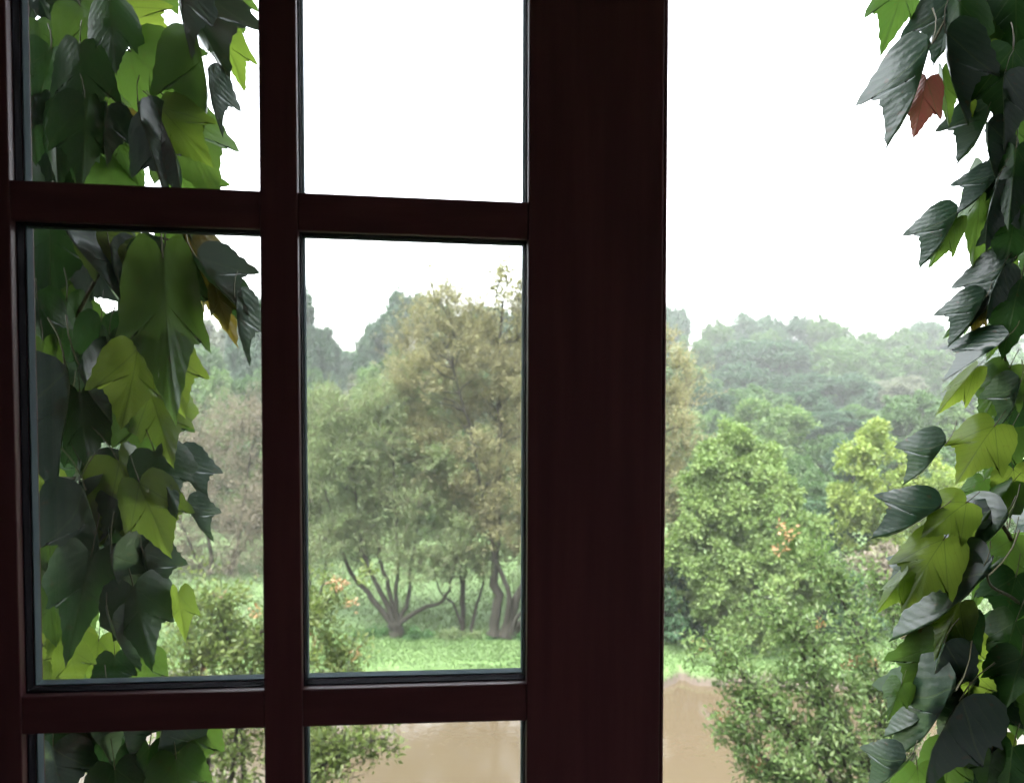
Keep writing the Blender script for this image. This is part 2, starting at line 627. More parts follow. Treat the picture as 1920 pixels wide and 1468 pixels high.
# --- grey-green willow with a fan of stems, in the middle pane
g = ground_at(742, 1192)
Y = g.y
B = (742, 1190)
near_tree('willow_tree', 'grey-green willow fanning out from one short trunk, dark undergrowth at its foot', 'tree', g,
          [(px_path([B, (741, 1165)], Y), 0.16, 0.13),
           (px_path([(738, 1168), (690, 1110), (660, 1075), (630, 1000), (605, 900)], Y, 0.4), 0.075, 0.02),
           (px_path([(740, 1168), (715, 1110), (690, 1065), (672, 990), (665, 880)], Y, -0.4), 0.07, 0.02),
           (px_path([(742, 1166), (728, 1100), (712, 1040), (700, 950), (690, 820)], Y, 0.5), 0.06, 0.02),
           (px_path([(744, 1166), (742, 1110), (748, 1050), (740, 940), (735, 820)], Y, -0.3), 0.055, 0.02),
           (px_path([(746, 1168), (765, 1125), (770, 1060), (785, 970), (790, 850)], Y, 0.3), 0.06, 0.02),
           (px_path([(746, 1170), (790, 1140), (830, 1125), (850, 1075), (865, 1000)], Y, -0.2), 0.06, 0.02)],
          poly_blobs([(560, 900), (570, 790), (610, 740), (650, 790), (690, 730), (740, 780), (770, 700), (810, 790), (850, 880), (870, 960), (862, 1050), (835, 1085), (790, 1090), (760, 1060), (735, 1080), (700, 1045), (660, 1070), (610, 1065), (572, 1050)],
                     95, 22, 42, Y, 0.9),
          'willow', 'bark_grey', sprays=44, per=21, L=0.066, W=0.025, twig_r=0.006, part='stem', up=0.7, droop=0.05, length=1.4, spread=0.8, flat=1.0)

# --- smaller willow to its right
g = ground_at(866, 1188)
Y = g.y
near_tree('willow_tree', 'small thin-stemmed willow between the fanned willow and the big brown tree', 'tree', g,
          [(px_path([(866, 1188), (868, 1130), (862, 1060), (850, 980)], Y), 0.07, 0.02),
           (px_path([(864, 1170), (848, 1130), (822, 1105), (812, 1050)], Y, 0.3), 0.035, 0.015),
           (px_path([(868, 1150), (872, 1080), (885, 1010)], Y, -0.3), 0.045, 0.015),
           (px_path([(884, 1190), (892, 1140), (906, 1095), (915, 1010)], Y, 0.5), 0.05, 0.015)],
          px_blobs([(860, 1010, 60), (905, 985, 60), (880, 1055, 42), (835, 1065, 36), (850, 940, 50), (910, 1050, 34)], Y, 0.4),
          'willow', 'bark', sprays=75, per=16, L=0.085, W=0.036, twig_r=0.007, part='stem', up=0.3, droop=0.1, spread=0.8, flat=1.0)

# --- the big olive-brown tree behind the wide stile
g = ground_at(945, 1196)
Y = g.y
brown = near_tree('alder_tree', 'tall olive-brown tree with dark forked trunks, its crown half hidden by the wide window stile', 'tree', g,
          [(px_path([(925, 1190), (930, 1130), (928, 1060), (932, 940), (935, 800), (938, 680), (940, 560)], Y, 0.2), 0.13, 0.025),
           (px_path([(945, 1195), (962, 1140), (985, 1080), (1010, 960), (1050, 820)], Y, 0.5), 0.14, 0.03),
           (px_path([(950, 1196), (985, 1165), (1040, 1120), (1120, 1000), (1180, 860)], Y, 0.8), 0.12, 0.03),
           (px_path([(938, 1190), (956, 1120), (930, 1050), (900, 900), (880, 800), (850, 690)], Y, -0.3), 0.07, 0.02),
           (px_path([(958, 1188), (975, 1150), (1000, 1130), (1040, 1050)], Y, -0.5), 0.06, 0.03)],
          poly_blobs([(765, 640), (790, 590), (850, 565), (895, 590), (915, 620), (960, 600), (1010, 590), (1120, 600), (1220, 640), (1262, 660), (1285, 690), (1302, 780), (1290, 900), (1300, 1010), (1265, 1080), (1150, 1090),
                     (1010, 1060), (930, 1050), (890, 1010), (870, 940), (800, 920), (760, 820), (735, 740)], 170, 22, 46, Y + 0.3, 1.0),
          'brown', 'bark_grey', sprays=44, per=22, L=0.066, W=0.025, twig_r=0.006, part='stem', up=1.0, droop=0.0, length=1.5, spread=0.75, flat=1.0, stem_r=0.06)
# wispy leaders rising above its crown
lead, lv = [], []
for path, n_l in (([(925, 640), (930, 560), (938, 520), (944, 482)], 46), ([(940, 600), (948, 540), (955, 505)], 24), ([(968, 640), (972, 570), (978, 520)], 40), ([(985, 640), (986, 560)], 20),
                  ([(820, 620), (815, 560), (800, 510), (796, 488)], 14), ([(845, 610), (838, 550), (828, 500)], 10), ([(885, 640), (884, 575)], 9), ([(905, 640), (909, 590)], 9)):
    pp = smooth_path(px_path(path, Y + rng.uniform(-0.4, 0.4)), 4)
    lead.append((pp, np.linspace(0.022, 0.009, len(pp))))
    for _ in range(int(n_l / 6)):
        k = rng.integers(1, len(pp) - 1)
        e = pp[k] + np.array([rng.uniform(-0.35, 0.35), rng.uniform(-0.2, 0.2), rng.uniform(0.1, 0.4)])
        lead.append((curve_pts(pp[k], e, 4, 0.05), np.linspace(0.007, 0.003, 4)))
    for _ in range(n_l * 4):
        k = rng.uniform(0, len(pp) - 1.01)
        a = pp[int(k)] * (1 - k % 1) + pp[int(k) + 1] * (k % 1)
        lv.append(a + rng.normal(size=3) * np.array([0.11, 0.11, 0.08]))
link('leader', tubes_mesh('leader', lead, 5), brown, [M['bark']], kind='stuff')
lv = np.array(lv)
v, f = leaf_quads(lv, rng.normal(size=lv.shape), rng.normal(size=lv.shape), np.full(len(lv), 0.12), np.full(len(lv), 0.075))
link('leader_leaves', np_mesh('leader_leaves', v, f, rng.uniform(0, 0.6, len(f))), brown, [M['brown']], kind='stuff')

# --- leaning dark stems just right of the upright bar
g = ground_at(588, 1170)
near_tree('elder_bush', 'loose bush on dark leaning stems beside the upright window bar', 'bush', g,
          [(px_path([(586, 1170), (600, 1120), (607, 1085), (612, 1030)], g.y), 0.05, 0.02), (px_path([(582, 1172), (578, 1110), (582, 1040)], g.y, 0.2), 0.06, 0.02)],
          px_blobs([(600, 1000, 45), (570, 1030, 48), (560, 960, 50), (540, 1060, 40)], g.y, 0.3), 'willow', 'bark', sprays=60, per=14, L=0.085, W=0.038, part='stem', flat=1.0)

# --- grey-brown thicket in the left pane
g = ground_at(400, 1082)
Y = 23.5
near_tree('bare_thicket', 'grey-brown twiggy tree seen between the left ivy and the upright bar', 'tree', P(405, 1085, Y),
          [(px_path([(392, 1092), (396, 1040), (380, 950), (372, 850)], Y), 0.08, 0.03), (px_path([(414, 1096), (440, 1040), (455, 960), (470, 850)], Y), 0.08, 0.03),
           (px_path([(424, 1096), (452, 1030), (500, 950)], Y), 0.06, 0.02), (px_path([(390, 1092), (360, 1030), (330, 960)], Y), 0.06, 0.02)],
          poly_blobs([(320, 880), (350, 820), (400, 790), (450, 770), (520, 780), (560, 850), (560, 960), (510, 1030), (450, 1062), (380, 1060), (320, 1060), (290, 980)], 40, 38, 56, Y, 0.8),
          'thicket', 'bark_grey', sprays=60, per=11, L=0.10, W=0.030, twig_r=0.008, part='stem', up=0.2, droop=0.0, length=1.1, spread=0.8, flat=1.0)

# --- lime-green bushy tree on the far bank, right of the stile
g = ground_at(1400, 1222)
Y = 17.6
near_tree('field_maple', 'bright lime-green bushy tree on the far bank right of the wide stile', 'tree', P(1400, 1222, Y),
          [(px_path([(1400, 1222), (1395, 1120), (1390, 980), (1390, 860)], Y + 0.5), 0.09, 0.02), (px_path([(1395, 1220), (1350, 1120), (1320, 1000)], Y + 0.5), 0.06, 0.02),
           (px_path([(1405, 1220), (1440, 1120), (1450, 960)], Y + 0.5), 0.06, 0.02)],
          px_blobs([(1390, 850, 40), (1340, 880, 34), (1365, 925, 62), (1430, 900, 48), (1315, 960, 52), (1400, 1000, 72), (1450, 965, 46), (1335, 1050, 62), (1420, 1090, 66),
                    (1350, 1140, 56), (1452, 1150, 46), (1300, 1010, 44), (1285, 1080, 34), (1482, 1060, 42), (1500, 1125, 34), (1400, 1170, 34), (1440, 860, 22), (1330, 850, 18), (1395, 820, 18), (1470, 1010, 36)], Y, 0.5) + poly_blobs([(1275, 960), (1320, 880), (1390, 825), (1440, 865), (1500, 930), (1530, 1080), (1520, 1170), (1420, 1190), (1340, 1180), (1290, 1150), (1255, 1050)], 44, 28, 46, Y - 0.3, 0.4),
          'lime', 'bark', sprays=112, per=18, L=0.088, W=0.062, twig_r=0.004, up=0.35, droop=0.35, flat=1.0, clump=7)

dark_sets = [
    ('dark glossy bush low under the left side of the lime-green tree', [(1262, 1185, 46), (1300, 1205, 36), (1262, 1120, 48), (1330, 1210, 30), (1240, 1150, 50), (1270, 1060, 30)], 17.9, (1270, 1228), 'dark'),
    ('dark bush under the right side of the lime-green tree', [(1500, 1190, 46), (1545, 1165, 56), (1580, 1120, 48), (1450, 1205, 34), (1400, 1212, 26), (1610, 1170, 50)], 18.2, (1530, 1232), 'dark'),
    ('dark bush between the lime-green tree and the yellow-green tree', [(1515, 985, 48), (1565, 975, 56), (1620, 1000, 56), (1540, 1050, 52), (1500, 1040, 44)], 21.5, (1560, 1110), 'dark'),
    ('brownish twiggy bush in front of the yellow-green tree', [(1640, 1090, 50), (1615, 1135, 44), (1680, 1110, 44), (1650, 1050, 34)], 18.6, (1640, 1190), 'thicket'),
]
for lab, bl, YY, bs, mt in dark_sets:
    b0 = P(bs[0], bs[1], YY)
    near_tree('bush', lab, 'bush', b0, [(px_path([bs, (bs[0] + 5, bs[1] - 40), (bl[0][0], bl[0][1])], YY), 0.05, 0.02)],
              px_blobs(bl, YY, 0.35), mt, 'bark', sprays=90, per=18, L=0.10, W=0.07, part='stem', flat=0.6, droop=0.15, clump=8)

Y = 20.8
near_tree('hazel_tree', 'yellow-green bushy tree on the far bank nearest the right-hand ivy', 'tree', P(1655, 1170, Y),
          [(px_path([(1655, 1170), (1650, 1060), (1645, 940), (1640, 840)], Y + 0.4), 0.08, 0.02), (px_path([(1658, 1168), (1700, 1060), (1715, 920)], Y + 0.4), 0.06, 0.02)],
          px_blobs([(1640, 825, 30), (1612, 862, 36), (1668, 880, 58), (1722, 890, 40), (1640, 935, 60), (1702, 955, 54), (1602, 965, 36), (1745, 985, 46), (1622, 1020, 46), (1682, 1045, 54), (1578, 930, 24),
                    (1780, 930, 50), (1790, 1010, 60), (1745, 1075, 60), (1655, 805, 16), (1690, 1100, 50), (1820, 980, 60)], Y, 0.6),
          'yellow', 'bark', sprays=110, per=19, L=0.095, W=0.068, twig_r=0.004, droop=0.3, flat=1.0, clump=8)

# --- undergrowth at the foot of the willows
for lab, bl, mt in (
        ('patch of dark nettles round the foot of the fanned willow', [(690, 1198, 17), (715, 1196, 20), (745, 1200, 18), (775, 1196, 18), (800, 1200, 14), (665, 1203, 12)], 'nettle'),
        ('low dark weeds round the foot of the big brown tree', [(925, 1204, 12), (950, 1204, 14), (978, 1203, 13), (1005, 1202, 14)], 'nettle'),
        ('pale tall weeds at the foot of the small thin-stemmed willow', [(850, 1198, 14), (872, 1200, 13), (895, 1200, 13), (830, 1200, 12)], 'willow')):
    YY = 18.0
    b0 = ground_at(bl[0][0], 1206)
    near_tree('weed_clump', lab, 'weeds', b0, [], px_blobs(bl, YY, 0.2), mt, 'bark', sprays=30, per=10, L=0.08, W=0.035, twig_r=0, limbs=False, up=1.2, droop=0.0, flat=0.9)

# --- wood behind: prototypes, then copies
def far_proto(seed, nb, mat, leafL=0.032, tall=1.0, sparse=False):
    """Unit-high crown and trunk arrays round the origin."""
    r = np.random.default_rng(seed)
    blobs = []
    for i in range(nb):
        a = r.uniform(0, 2 * np.pi)
        h = r.uniform(0.18, 0.86)
        prof = math.sqrt(max(0.08, 1 - ((h - 0.50) / 0.44) ** 2))
        rad = 0.33 * prof * math.sqrt(r.uniform(0.15, 1.0))
        blobs.append(((rad * math.cos(a), rad * math.sin(a), h), r.uniform(0.10, 0.17)))
    v, f, rn, tw = spray_leaves(blobs, 72 if not sparse else 24, 15, leafL, leafL * 0.85, up=0.4, droop=0.1, length=0.9, flat=1.3, clump=6, inner=0.0)
    crown = np_mesh('crown', v, f, rn)
    crown.materials.append(M[mat])
    tubes = [(curve_pts((0, 0, -0.06), (0.01, 0, 0.6), 6, 0.02), np.linspace(0.028, 0.008, 6))]
    for cen, rr in blobs[:14]:
        z0 = min(0.5, cen[2] * 0.6)
        tubes.append((curve_pts((0.005, 0, z0), cen, 5, 0.05), np.linspace(0.010, 0.003, 5)))
    trunk = tubes_mesh('trunk', tubes, 5)
    trunk.materials.append(M['bark'])
    return crown, trunk


protos = {}
for key, mt in (('blue', 'far_blue'), ('mid', 'far_mid'), ('pale', 'far_pale'), ('brown', 'far_brown')):
    protos[key] = [far_proto(hash((key, i)) % 9999 if False else (len(key) * 31 + i * 7 + ord(key[0])), 18 + 4 * i, mt) for i in range(5)]
protos['sparse'] = [far_proto(77, 13, 'far_blue', sparse=True), far_proto(78, 15, 'far_mid', sparse=True)]

LOOKS = {'blue': 'dark blue-green', 'mid': 'mid-green', 'pale': 'pale green', 'brown': 'grey-brown', 'sparse': 'thin see-through'}
far_count = 0


def far_tree(px, top, wpx, Y, key, label, group):
    global far_count
    crown, trunk = protos[key][far_count % len(protos[key])]
    far_count += 1
    if px > 1200 and top < 760:
        top -= 18
    ptop = P(px, top, Y)
    gz = float(ground_z(ptop.x, Y)) - 0.2
    H = max(3.0, ptop.z - gz)
    Wd = wpx / FPX * Y
    o = empty('broadleaf_tree', (ptop.x, Y, gz), label, 'tree', group)
    o.scale = (Wd / 0.86, Wd / 0.86, H / 0.99)
    o.rotation_euler = (0, 0, (far_count * 2.399) % 6.283)
    for nm, me in (('trunk', trunk), ('crown', crown)):
        c = bpy.data.objects.new(nm, me)
        COL.objects.link(c)
        c.parent = o
        if nm == 'crown':
            c['kind'] = 'stuff'
    return o


RW = 'in the wood above the lime-green tree'
RS = 'on the skyline of the wood in the open window'
LW = 'in the hazy wood behind the willows'
LS = 'on the skyline left of the big brown tree'
SL = 'in the wood behind the left ivy'
far_list = [
    # right: skyline
    (1270, 602, 90, 115, 'blue', RS), (1340, 622, 100, 112, 'mid', RS), (1400, 610, 120, 118, 'blue', RS), (1475, 612, 120, 112, 'blue', RS),
    (1550, 614, 130, 112, 'mid', RS), (1500, 606, 90, 122, 'sparse', RS), (1625, 636, 100, 118, 'sparse', RS), (1690, 634, 110, 112, 'mid', RS), (1720, 618, 120, 116, 'blue', RS), (1655, 640, 120, 108, 'mid', RS),
    (1790, 642, 110, 112, 'mid', RS), (1850, 640, 120, 115, 'blue', RS), (1920, 640, 130, 112, 'mid', RS), (1430, 640, 110, 105, 'mid', RS), (1230, 610, 100, 112, 'blue', RS), (1580, 655, 110, 100, 'mid', RS),
    # right: slope below
    (1300, 650, 100, 92, 'mid', RW), (1370, 655, 130, 92, 'blue', RW), (1460, 660, 150, 90, 'blue', RW), (1560, 668, 140, 92, 'mid', RW), (1650, 670, 130, 92, 'mid', RW), (1740, 668, 140, 94, 'mid', RW), (1830, 675, 140, 92, 'blue', RW), (1910, 680, 140, 92, 'mid', RW),
    (1310, 712, 110, 75, 'mid', RW), (1390, 705, 140, 78, 'blue', RW), (1490, 718, 130, 76, 'blue', RW), (1590, 722, 140, 74, 'blue', RW), (1680, 722, 130, 76, 'brown', RW), (1760, 735, 150, 74, 'mid', RW), (1850, 740, 150, 72, 'mid', RW),
    (1290, 775, 120, 44, 'pale', RW), (1460, 758, 170, 42, 'pale', RW), (1395, 790, 110, 50, 'mid', RW), (1560, 790, 140, 56, 'blue', RW), (1540, 850, 110, 40, 'mid', RW), (1660, 770, 130, 52, 'mid', RW), (1720, 752, 150, 48, 'mid', RW), (1810, 760, 140, 45, 'pale', RW),
    (1880, 800, 160, 40, 'mid', RW), (1490, 900, 120, 30, 'mid', RW), (1600, 870, 110, 36, 'blue', RW), (1260, 880, 90, 32, 'mid', RW), (1530, 930, 110, 27, 'mid', RW), (1850, 880, 150, 30, 'pale', RW), (1760, 880, 120, 34, 'mid', RW),
    (1270, 690, 120, 62, 'mid', RW), (1320, 740, 120, 58, 'blue', RW), (1350, 770, 120, 52, 'mid', RW), (1420, 740, 130, 60, 'mid', RW), (1520, 750, 130, 60, 'blue', RW), (1610, 760, 130, 58, 'mid', RW), (1290, 830, 110, 36, 'mid', RW),
    (1370, 830, 130, 34, 'mid', RW), (1700, 830, 140, 38, 'mid', RW), (1620, 820, 120, 40, 'blue', RW), (1440, 860, 120, 33, 'pale', RW), (1920, 740, 150, 55, 'mid', RW), (1790, 820, 140, 36, 'mid', RW),
    # middle pane
    (560, 548, 130, 64, 'blue', LS), (600, 618, 110, 70, 'blue', LS), (530, 575, 120, 66, 'blue', LS), (632, 655, 90, 84, 'blue', LS), (672, 655, 80, 88, 'sparse', LS),
    (725, 592, 120, 66, 'blue', LS), (770, 558, 150, 68, 'blue', LS), (850, 562, 150, 70, 'mid', LS), (700, 640, 100, 70, 'blue', LS), (920, 580, 150, 70, 'blue', LS), (980, 590, 150, 72, 'mid', LS),
    (590, 690, 120, 55, 'mid', LW), (650, 700, 110, 56, 'brown', LW), (625, 735, 120, 46, 'brown', LW), (700, 692, 120, 50, 'pale', LW), (760, 660, 120, 48, 'mid', LW), (830, 680, 130, 46, 'pale', LW), (920, 690, 150, 48, 'mid', LW),
    (570, 780, 130, 38, 'mid', LW), (690, 760, 140, 36, 'mid', LW), (790, 770, 130, 36, 'pale', LW), (880, 800, 150, 36, 'mid', LW), (640, 850, 150, 30, 'mid', LW), (760, 880, 160, 31, 'mid', LW), (880, 900, 160, 31, 'mid', LW), (980, 860, 150, 33, 'mid', LW),
    (560, 920, 140, 29, 'pale', LW), (980, 960, 130, 29, 'mid', LW),
    # left pane
    (470, 572, 120, 68, 'blue', SL), (400, 600, 120, 84, 'brown', SL), (340, 590, 130, 82, 'blue', SL), (440, 640, 120, 58, 'blue', SL), (370, 650, 130, 56, 'mid', SL), (480, 680, 130, 48, 'mid', SL), (410, 690, 140, 46, 'pale', SL),
    (330, 680, 130, 48, 'mid', SL), (440, 760, 150, 36, 'pale', SL), (350, 780, 140, 36, 'mid', SL), (260, 640, 150, 60, 'mid', SL), (250, 780, 160, 34, 'mid', SL), (170, 700, 170, 48, 'mid', SL), (90, 680, 170, 50, 'blue', SL), (500, 800, 130, 33, 'mid', SL), (420, 880, 150, 31, 'mid', SL), (500, 960, 140, 30, 'pale', SL),
    (1060, 620, 150, 84, 'mid', LW), (1150, 620, 150, 84, 'blue', LW), (1100, 760, 170, 50, 'mid', LW), (1200, 760, 150, 50, 'mid', LW),
]
GROUPS = {RW: 'trees on the wooded slope', RS: 'trees along the right skyline', LW: 'trees behind the willows', LS: 'trees along the middle skyline', SL: 'trees behind the left ivy'}
ORD = ['first', 'second', 'third', 'fourth', 'fifth', 'sixth', 'seventh', 'eighth', 'ninth', 'tenth', 'eleventh', 'twelfth', 'thirteenth', 'fourteenth', 'fifteenth', 'sixteenth', 'seventeenth', 'eighteenth', 'nineteenth', 'twentieth']
ANCHOR = {RW: 'from the wide stile', RS: 'from the wide stile', LW: 'from the upright bar', LS: 'from the upright bar', SL: 'from the left ivy'}


def tier(where, Y):
    if where == RS:
        return 'along the skyline of the open half'
    if where == LS:
        return 'along the skyline above the willows'
    if where == RW:
        return 'on the upper slope' if Y > 82 else 'on the middle slope' if Y > 60 else 'on the lower slope' if Y > 42 else 'on the flat behind the lime-green tree'
    back = 'far back' if Y > 52 else 'half way back' if Y > 37 else 'close'
    return back + (' behind the willows' if where == LW else ' behind the left ivy')


rows = {}
for row in far_list:
    rows.setdefault((row[5], tier(row[5], row[3])), []).append(row)
for (where, tr_), rs in rows.items():
    for k, (px, top, wpx, YY, key, _w) in enumerate(sorted(rs)):
        far_tree(px, top, wpx, YY, key, f'{LOOKS[key]} tree, {ORD[k]} {ANCHOR[where]} {tr_}', GROUPS[where])

# shrubby floor of the wood
bl = []
for _ in range(230):
    YY = rng.uniform(29, 105)
    px = rng.uniform(40, 1900)
    x = (px - 960) / FPX * YY
    z = float(ground_z(x, YY))
    bl.append(((x, YY, z + 0.6), (1.6, 1.2, rng.uniform(0.8, 1.6))))
v, f, rn, tw = spray_leaves(bl, 22, 11, 0.22, 0.17, up=0.6, flat=0.8)
tag(link('undergrowth', np_mesh('undergrowth', v, f, rn), None, [M['far_mid']]), kind='stuff')


# ------------------------------------------------------------------ near shrubs below the window
def garden_shrub(name, label, stems, blobs, Y, mat, base, young=(), sprays=16, per=16, L=0.055, W=0.026):
    t = empty(name, base, label, 'shrub')
    twigs, pos, nrm = [], [], []
    bl = px_blobs(blobs, Y, 0.35)
    for path in stems:
        pts = smooth_path(px_path(path, Y, rng.uniform(-0.2, 0.2)), 5)
        link('branch', tubes_mesh('branch', [(pts, np.linspace(0.022, 0.005, len(pts)))], 6), t, [M['bark']])
        for k in range(1, len(pts)):                       # leafy spurs all along the branch
            for _ in range(3):
                a = pts[k - 1] + (pts[k] - pts[k - 1]) * rng.uniform()
                bl.append((tuple(a + rng.normal(size=3) * 0.07), rng.uniform(0.06, 0.15)))
    nb = len(blobs)
    v1, f1, r1, t1 = spray_leaves(bl[:nb], sprays, per, L, W, up=0.5, droop=0.1, length=1.5, flat=0.8, spread=0.8)
    v2, f2, r2, t2 = spray_leaves(bl[nb:], 6, 6, L, W, up=0.3, droop=0.0, length=1.1, flat=0.8, spread=0.9)
    v = np.concatenate([v1, v2])
    f = np.concatenate([f1, f2 + len(v1)])
    link('foliage', np_mesh('foliage', v, f, np.concatenate([r1, r2])), t, [M[mat]], kind='stuff')
    link('twigs', twig_mesh('twigs', np.concatenate([t1, t2]), 0.004, 0.0015), t, [M['bark']], kind='stuff')
    yb = [(tuple(P(px, py, Y)), 0.6 * r / FPX * Y) for px, py, r in young]
    if yb:
        v, f, r, _ = spray_leaves(yb, 6, 3, L * 0.8, W * 0.8, up=0.8, droop=0.0, length=1.0, flat=1.0)
        link('young_leaves', np_mesh('young_leaves', v, f, r), t, [M['young']], kind='stuff')
    return t


garden_shrub('hawthorn_shrub', 'arching garden shrub with small leaves and red shoot tips in front of the pond',
             [[(1660, 1500), (1560, 1330), (1480, 1180), (1450, 1130)], [(1700, 1500), (1720, 1300), (1690, 1160), (1640, 1080)], [(1640, 1500), (1540, 1330), (1450, 1270)], [(1700, 1640), (1690, 1400), (1650, 1270), (1590, 1150), (1540, 1060), (1470, 1000)], [(1620, 1640), (1560, 1470), (1480, 1360), (1420, 1300), (1370, 1240), (1310, 1212)],
              [(1600, 1640), (1500, 1480), (1420, 1410), (1358, 1372)], [(1640, 1640), (1600, 1470), (1560, 1380), (1530, 1260), (1525, 1180)], [(1660, 1620), (1640, 1460), (1650, 1350), (1600, 1260)],
              [(1640, 1640), (1560, 1520), (1480, 1460), (1410, 1440)], [(1520, 1440), (1440, 1330), (1365, 1330)]],
             [(1580, 1105, 34), (1530, 1055, 26), (1490, 1018, 18), (1625, 1210, 40), (1565, 1300, 32), (1600, 1380, 52), (1690, 1320, 56), (1700, 1170, 40), (1520, 1440, 34),
              (1610, 1450, 60), (1700, 1430, 70), (1650, 1275, 36), (1540, 1400, 26), (1670, 1110, 24), (1460, 1400, 18), (1730, 1250, 50), (1480, 1455, 26), (1590, 1290, 26), (1640, 1340, 36)],
             6.4, 'shrub', Vector((3.0, 6.4, 0.5)),
             [(1466, 992, 9), (1480, 1005, 7), (1462, 1030, 6), (1308, 1208, 8), (1318, 1214, 6), (1360, 1222, 6), (1540, 1176, 7), (1600, 1240, 9), (1520, 1265, 9), (1590, 1250, 10), (1350, 1340, 6), (1640, 1240, 6), (1420, 1435, 6)],
             sprays=10, per=13, L=0.058, W=0.024)
garden_shrub('hawthorn_shrub', 'yellow-green garden shrub below the small panes, partly behind the left ivy',
             [[(420, 1640), (440, 1400), (470, 1260), (560, 1180), (640, 1100)], [(380, 1640), (390, 1400), (360, 1240), (340, 1130)], [(460, 1640), (450, 1300), (420, 1180), (400, 1110)],
              [(340, 1310), (400, 1230), (500, 1180), (580, 1120)], [(520, 1640), (560, 1400), (620, 1290), (650, 1220)], [(500, 1600), (570, 1440), (650, 1400), (730, 1382)], [(560, 1480), (610, 1430), (660, 1408)]],
             [(370, 1150, 30), (440, 1130, 26), (470, 1210, 44), (400, 1240, 48), (340, 1220, 36), (450, 1280, 46), (590, 1155, 14), (618, 1205, 20), (590, 1245, 24), (640, 1235, 12), (420, 1420, 56), (340, 1400, 50), (480, 1440, 46),
              (590, 1390, 16), (520, 1190, 30), (300, 1300, 50), (380, 1340, 50), (470, 1360, 50), (280, 1440, 60), (200, 1300, 60), (190, 1420, 60), (240, 1210, 40)],
             6.2, 'shrub_pale', Vector((-2.2, 6.2, 0.5)),
             [(640, 1098, 8), (625, 1090, 7), (660, 1135, 6), (590, 1200, 9), (450, 1235, 7), (405, 1120, 6), (480, 1150, 7), (665, 1230, 6), (380, 1260, 6)],
             sprays=10, per=13, L=0.058, W=0.024)


# ------------------------------------------------------------------ house and room
def box_uv(name, u0, u1, n0, n1, z0, z1, mat, parent=None):
    pts = [house(u, n_, z) for u in (u0, u1) for n_ in (n0, n1) for z in (z0, z1)]
    me = np_mesh(name, [tuple(p) for p in pts], [(0, 1, 3, 2), (4, 6, 7, 5), (0, 4, 5, 1), (2, 3, 7, 6), (0, 2, 6, 4), (1, 5, 7, 3)])
    return link(name, me, parent, [M[mat]])


UL, UR = -0.442, 0.66            # window opening in the wall
ZB, ZT = 5.78, 7.14
WN0, WN1 = -0.20, 0.036
wall = empty('house_wall', house(0, 0.03, 0), 'weathered grey house wall round the window opening', 'wall')
for nm, u0, u1, z0, z1 in (('wall_panel', -6, UL, -0.3, 9.2), ('wall_panel', UR, 6, -0.3, 9.2), ('wall_panel', UL, UR, -0.3, ZB), ('wall_panel', UL, UR, ZT, 9.2)):
    box_uv(nm, u0, u1, WN0, WN1, z0, z1, 'facade', wall)
rm = []
for nm, a in (('room_floor', (-2.2, 2.2, -3.6, WN0, 4.75, 4.85)), ('room_ceiling', (-2.2, 2.2, -3.6, WN0, 7.45, 7.55)), ('room_wall_left', (-2.35, -2.2, -3.6, WN0, 4.75, 7.55)),
              ('room_wall_back', (-2.35, 2.35, -3.75, -3.6, 4.75, 7.55)),
              ('room_wall_right', (2.2, 2.35, -1.1, WN0, 4.75, 7.55)), ('room_wall_right', (2.2, 2.35, -3.6, -1.9, 4.75, 7.55)),
              ('room_wall_right', (2.2, 2.35, -1.9, -1.1, 4.75, 5.7)), ('room_wall_right', (2.2, 2.35, -1.9, -1.1, 6.9, 7.55))):   # unseen side opening, added so that daylight brightens the dark sash
    o = box_uv(nm, *a, 'floorboards' if nm == 'room_floor' else 'plaster')
    tag(o, kind='structure')


# ------------------------------------------------------------------ window sash
def prism(name, quad_px, d0, d1, mat, parent, bevel=0.0015, off=0.0):
    """A bar whose four front corners are photograph pixels read on the sash plane."""
    uv = [sash_uv(px, py, 0.0) for px, py in quad_px]
    bm = bmesh.new()
    vf = [bm.verts.new(house(u, d0 + off, z)) for u, z in uv]
    vb = [bm.verts.new(house(u, d1, z)) for u, z in uv]
    bm.faces.new(vf)
    bm.faces.new(vb[::-1])
    k = len(uv)
    for i in range(k):
        bm.faces.new((vf[(i + 1) % k], vf[i], vb[i], vb[(i + 1) % k]))
    bmesh.ops.recalc_face_normals(bm, faces=bm.faces)
    if bevel:
        fe = [e for e in bm.edges if e.verts[0] in vf and e.verts[1] in vf]
        bmesh.ops.bevel(bm, geom=fe, offset=bevel, segments=3, affect='EDGES', profile=0.6)
    me = bpy.data.meshes.new(name)
    bm.to_mesh(me)
    bm.free()
    for p in me.polygons:
        p.use_smooth = False
    return link(name, me, parent, [M[mat]])


def lerp_x(p, q, y):
    return p[0] + (q[0] - p[0]) * (y - p[1]) / (q[1] - p[1])


def lerp_y(p, q, x):
    return p[1] + (q[1] - p[1]) * (x - p[0]) / (q[0] - p[0])


# edge lines in photograph pixels
LS_R = ((9, 0), (38, 1305))            # right edge of the left stile
MU_L = ((483, 0), (496, 1468))         # upright bar
MU_R = ((554, 0), (568, 1468))
ST_L = ((992, 0), (987, 1468))         # wide stile
ST_R = ((1255, 0), (1244, 1468))
B1_T = ((15, 337), (988, 379))         # upper level bar
B1_B = ((15, 412), (988, 448))
B2_T = ((38, 1308), (988, 1282))       # lower level bar
B2_B = ((40, 1378), (988, 1352))
TOP_B = ((0, -470), (988, -415))       # beyond the frame: top rail and bottom rail
BOT_T = ((40, 2235), (988, 2180))

window = empty('window_sash', house(0, 0.0, ZB), 'dark mahogany casement sash with small panes and one very wide stile', 'window')


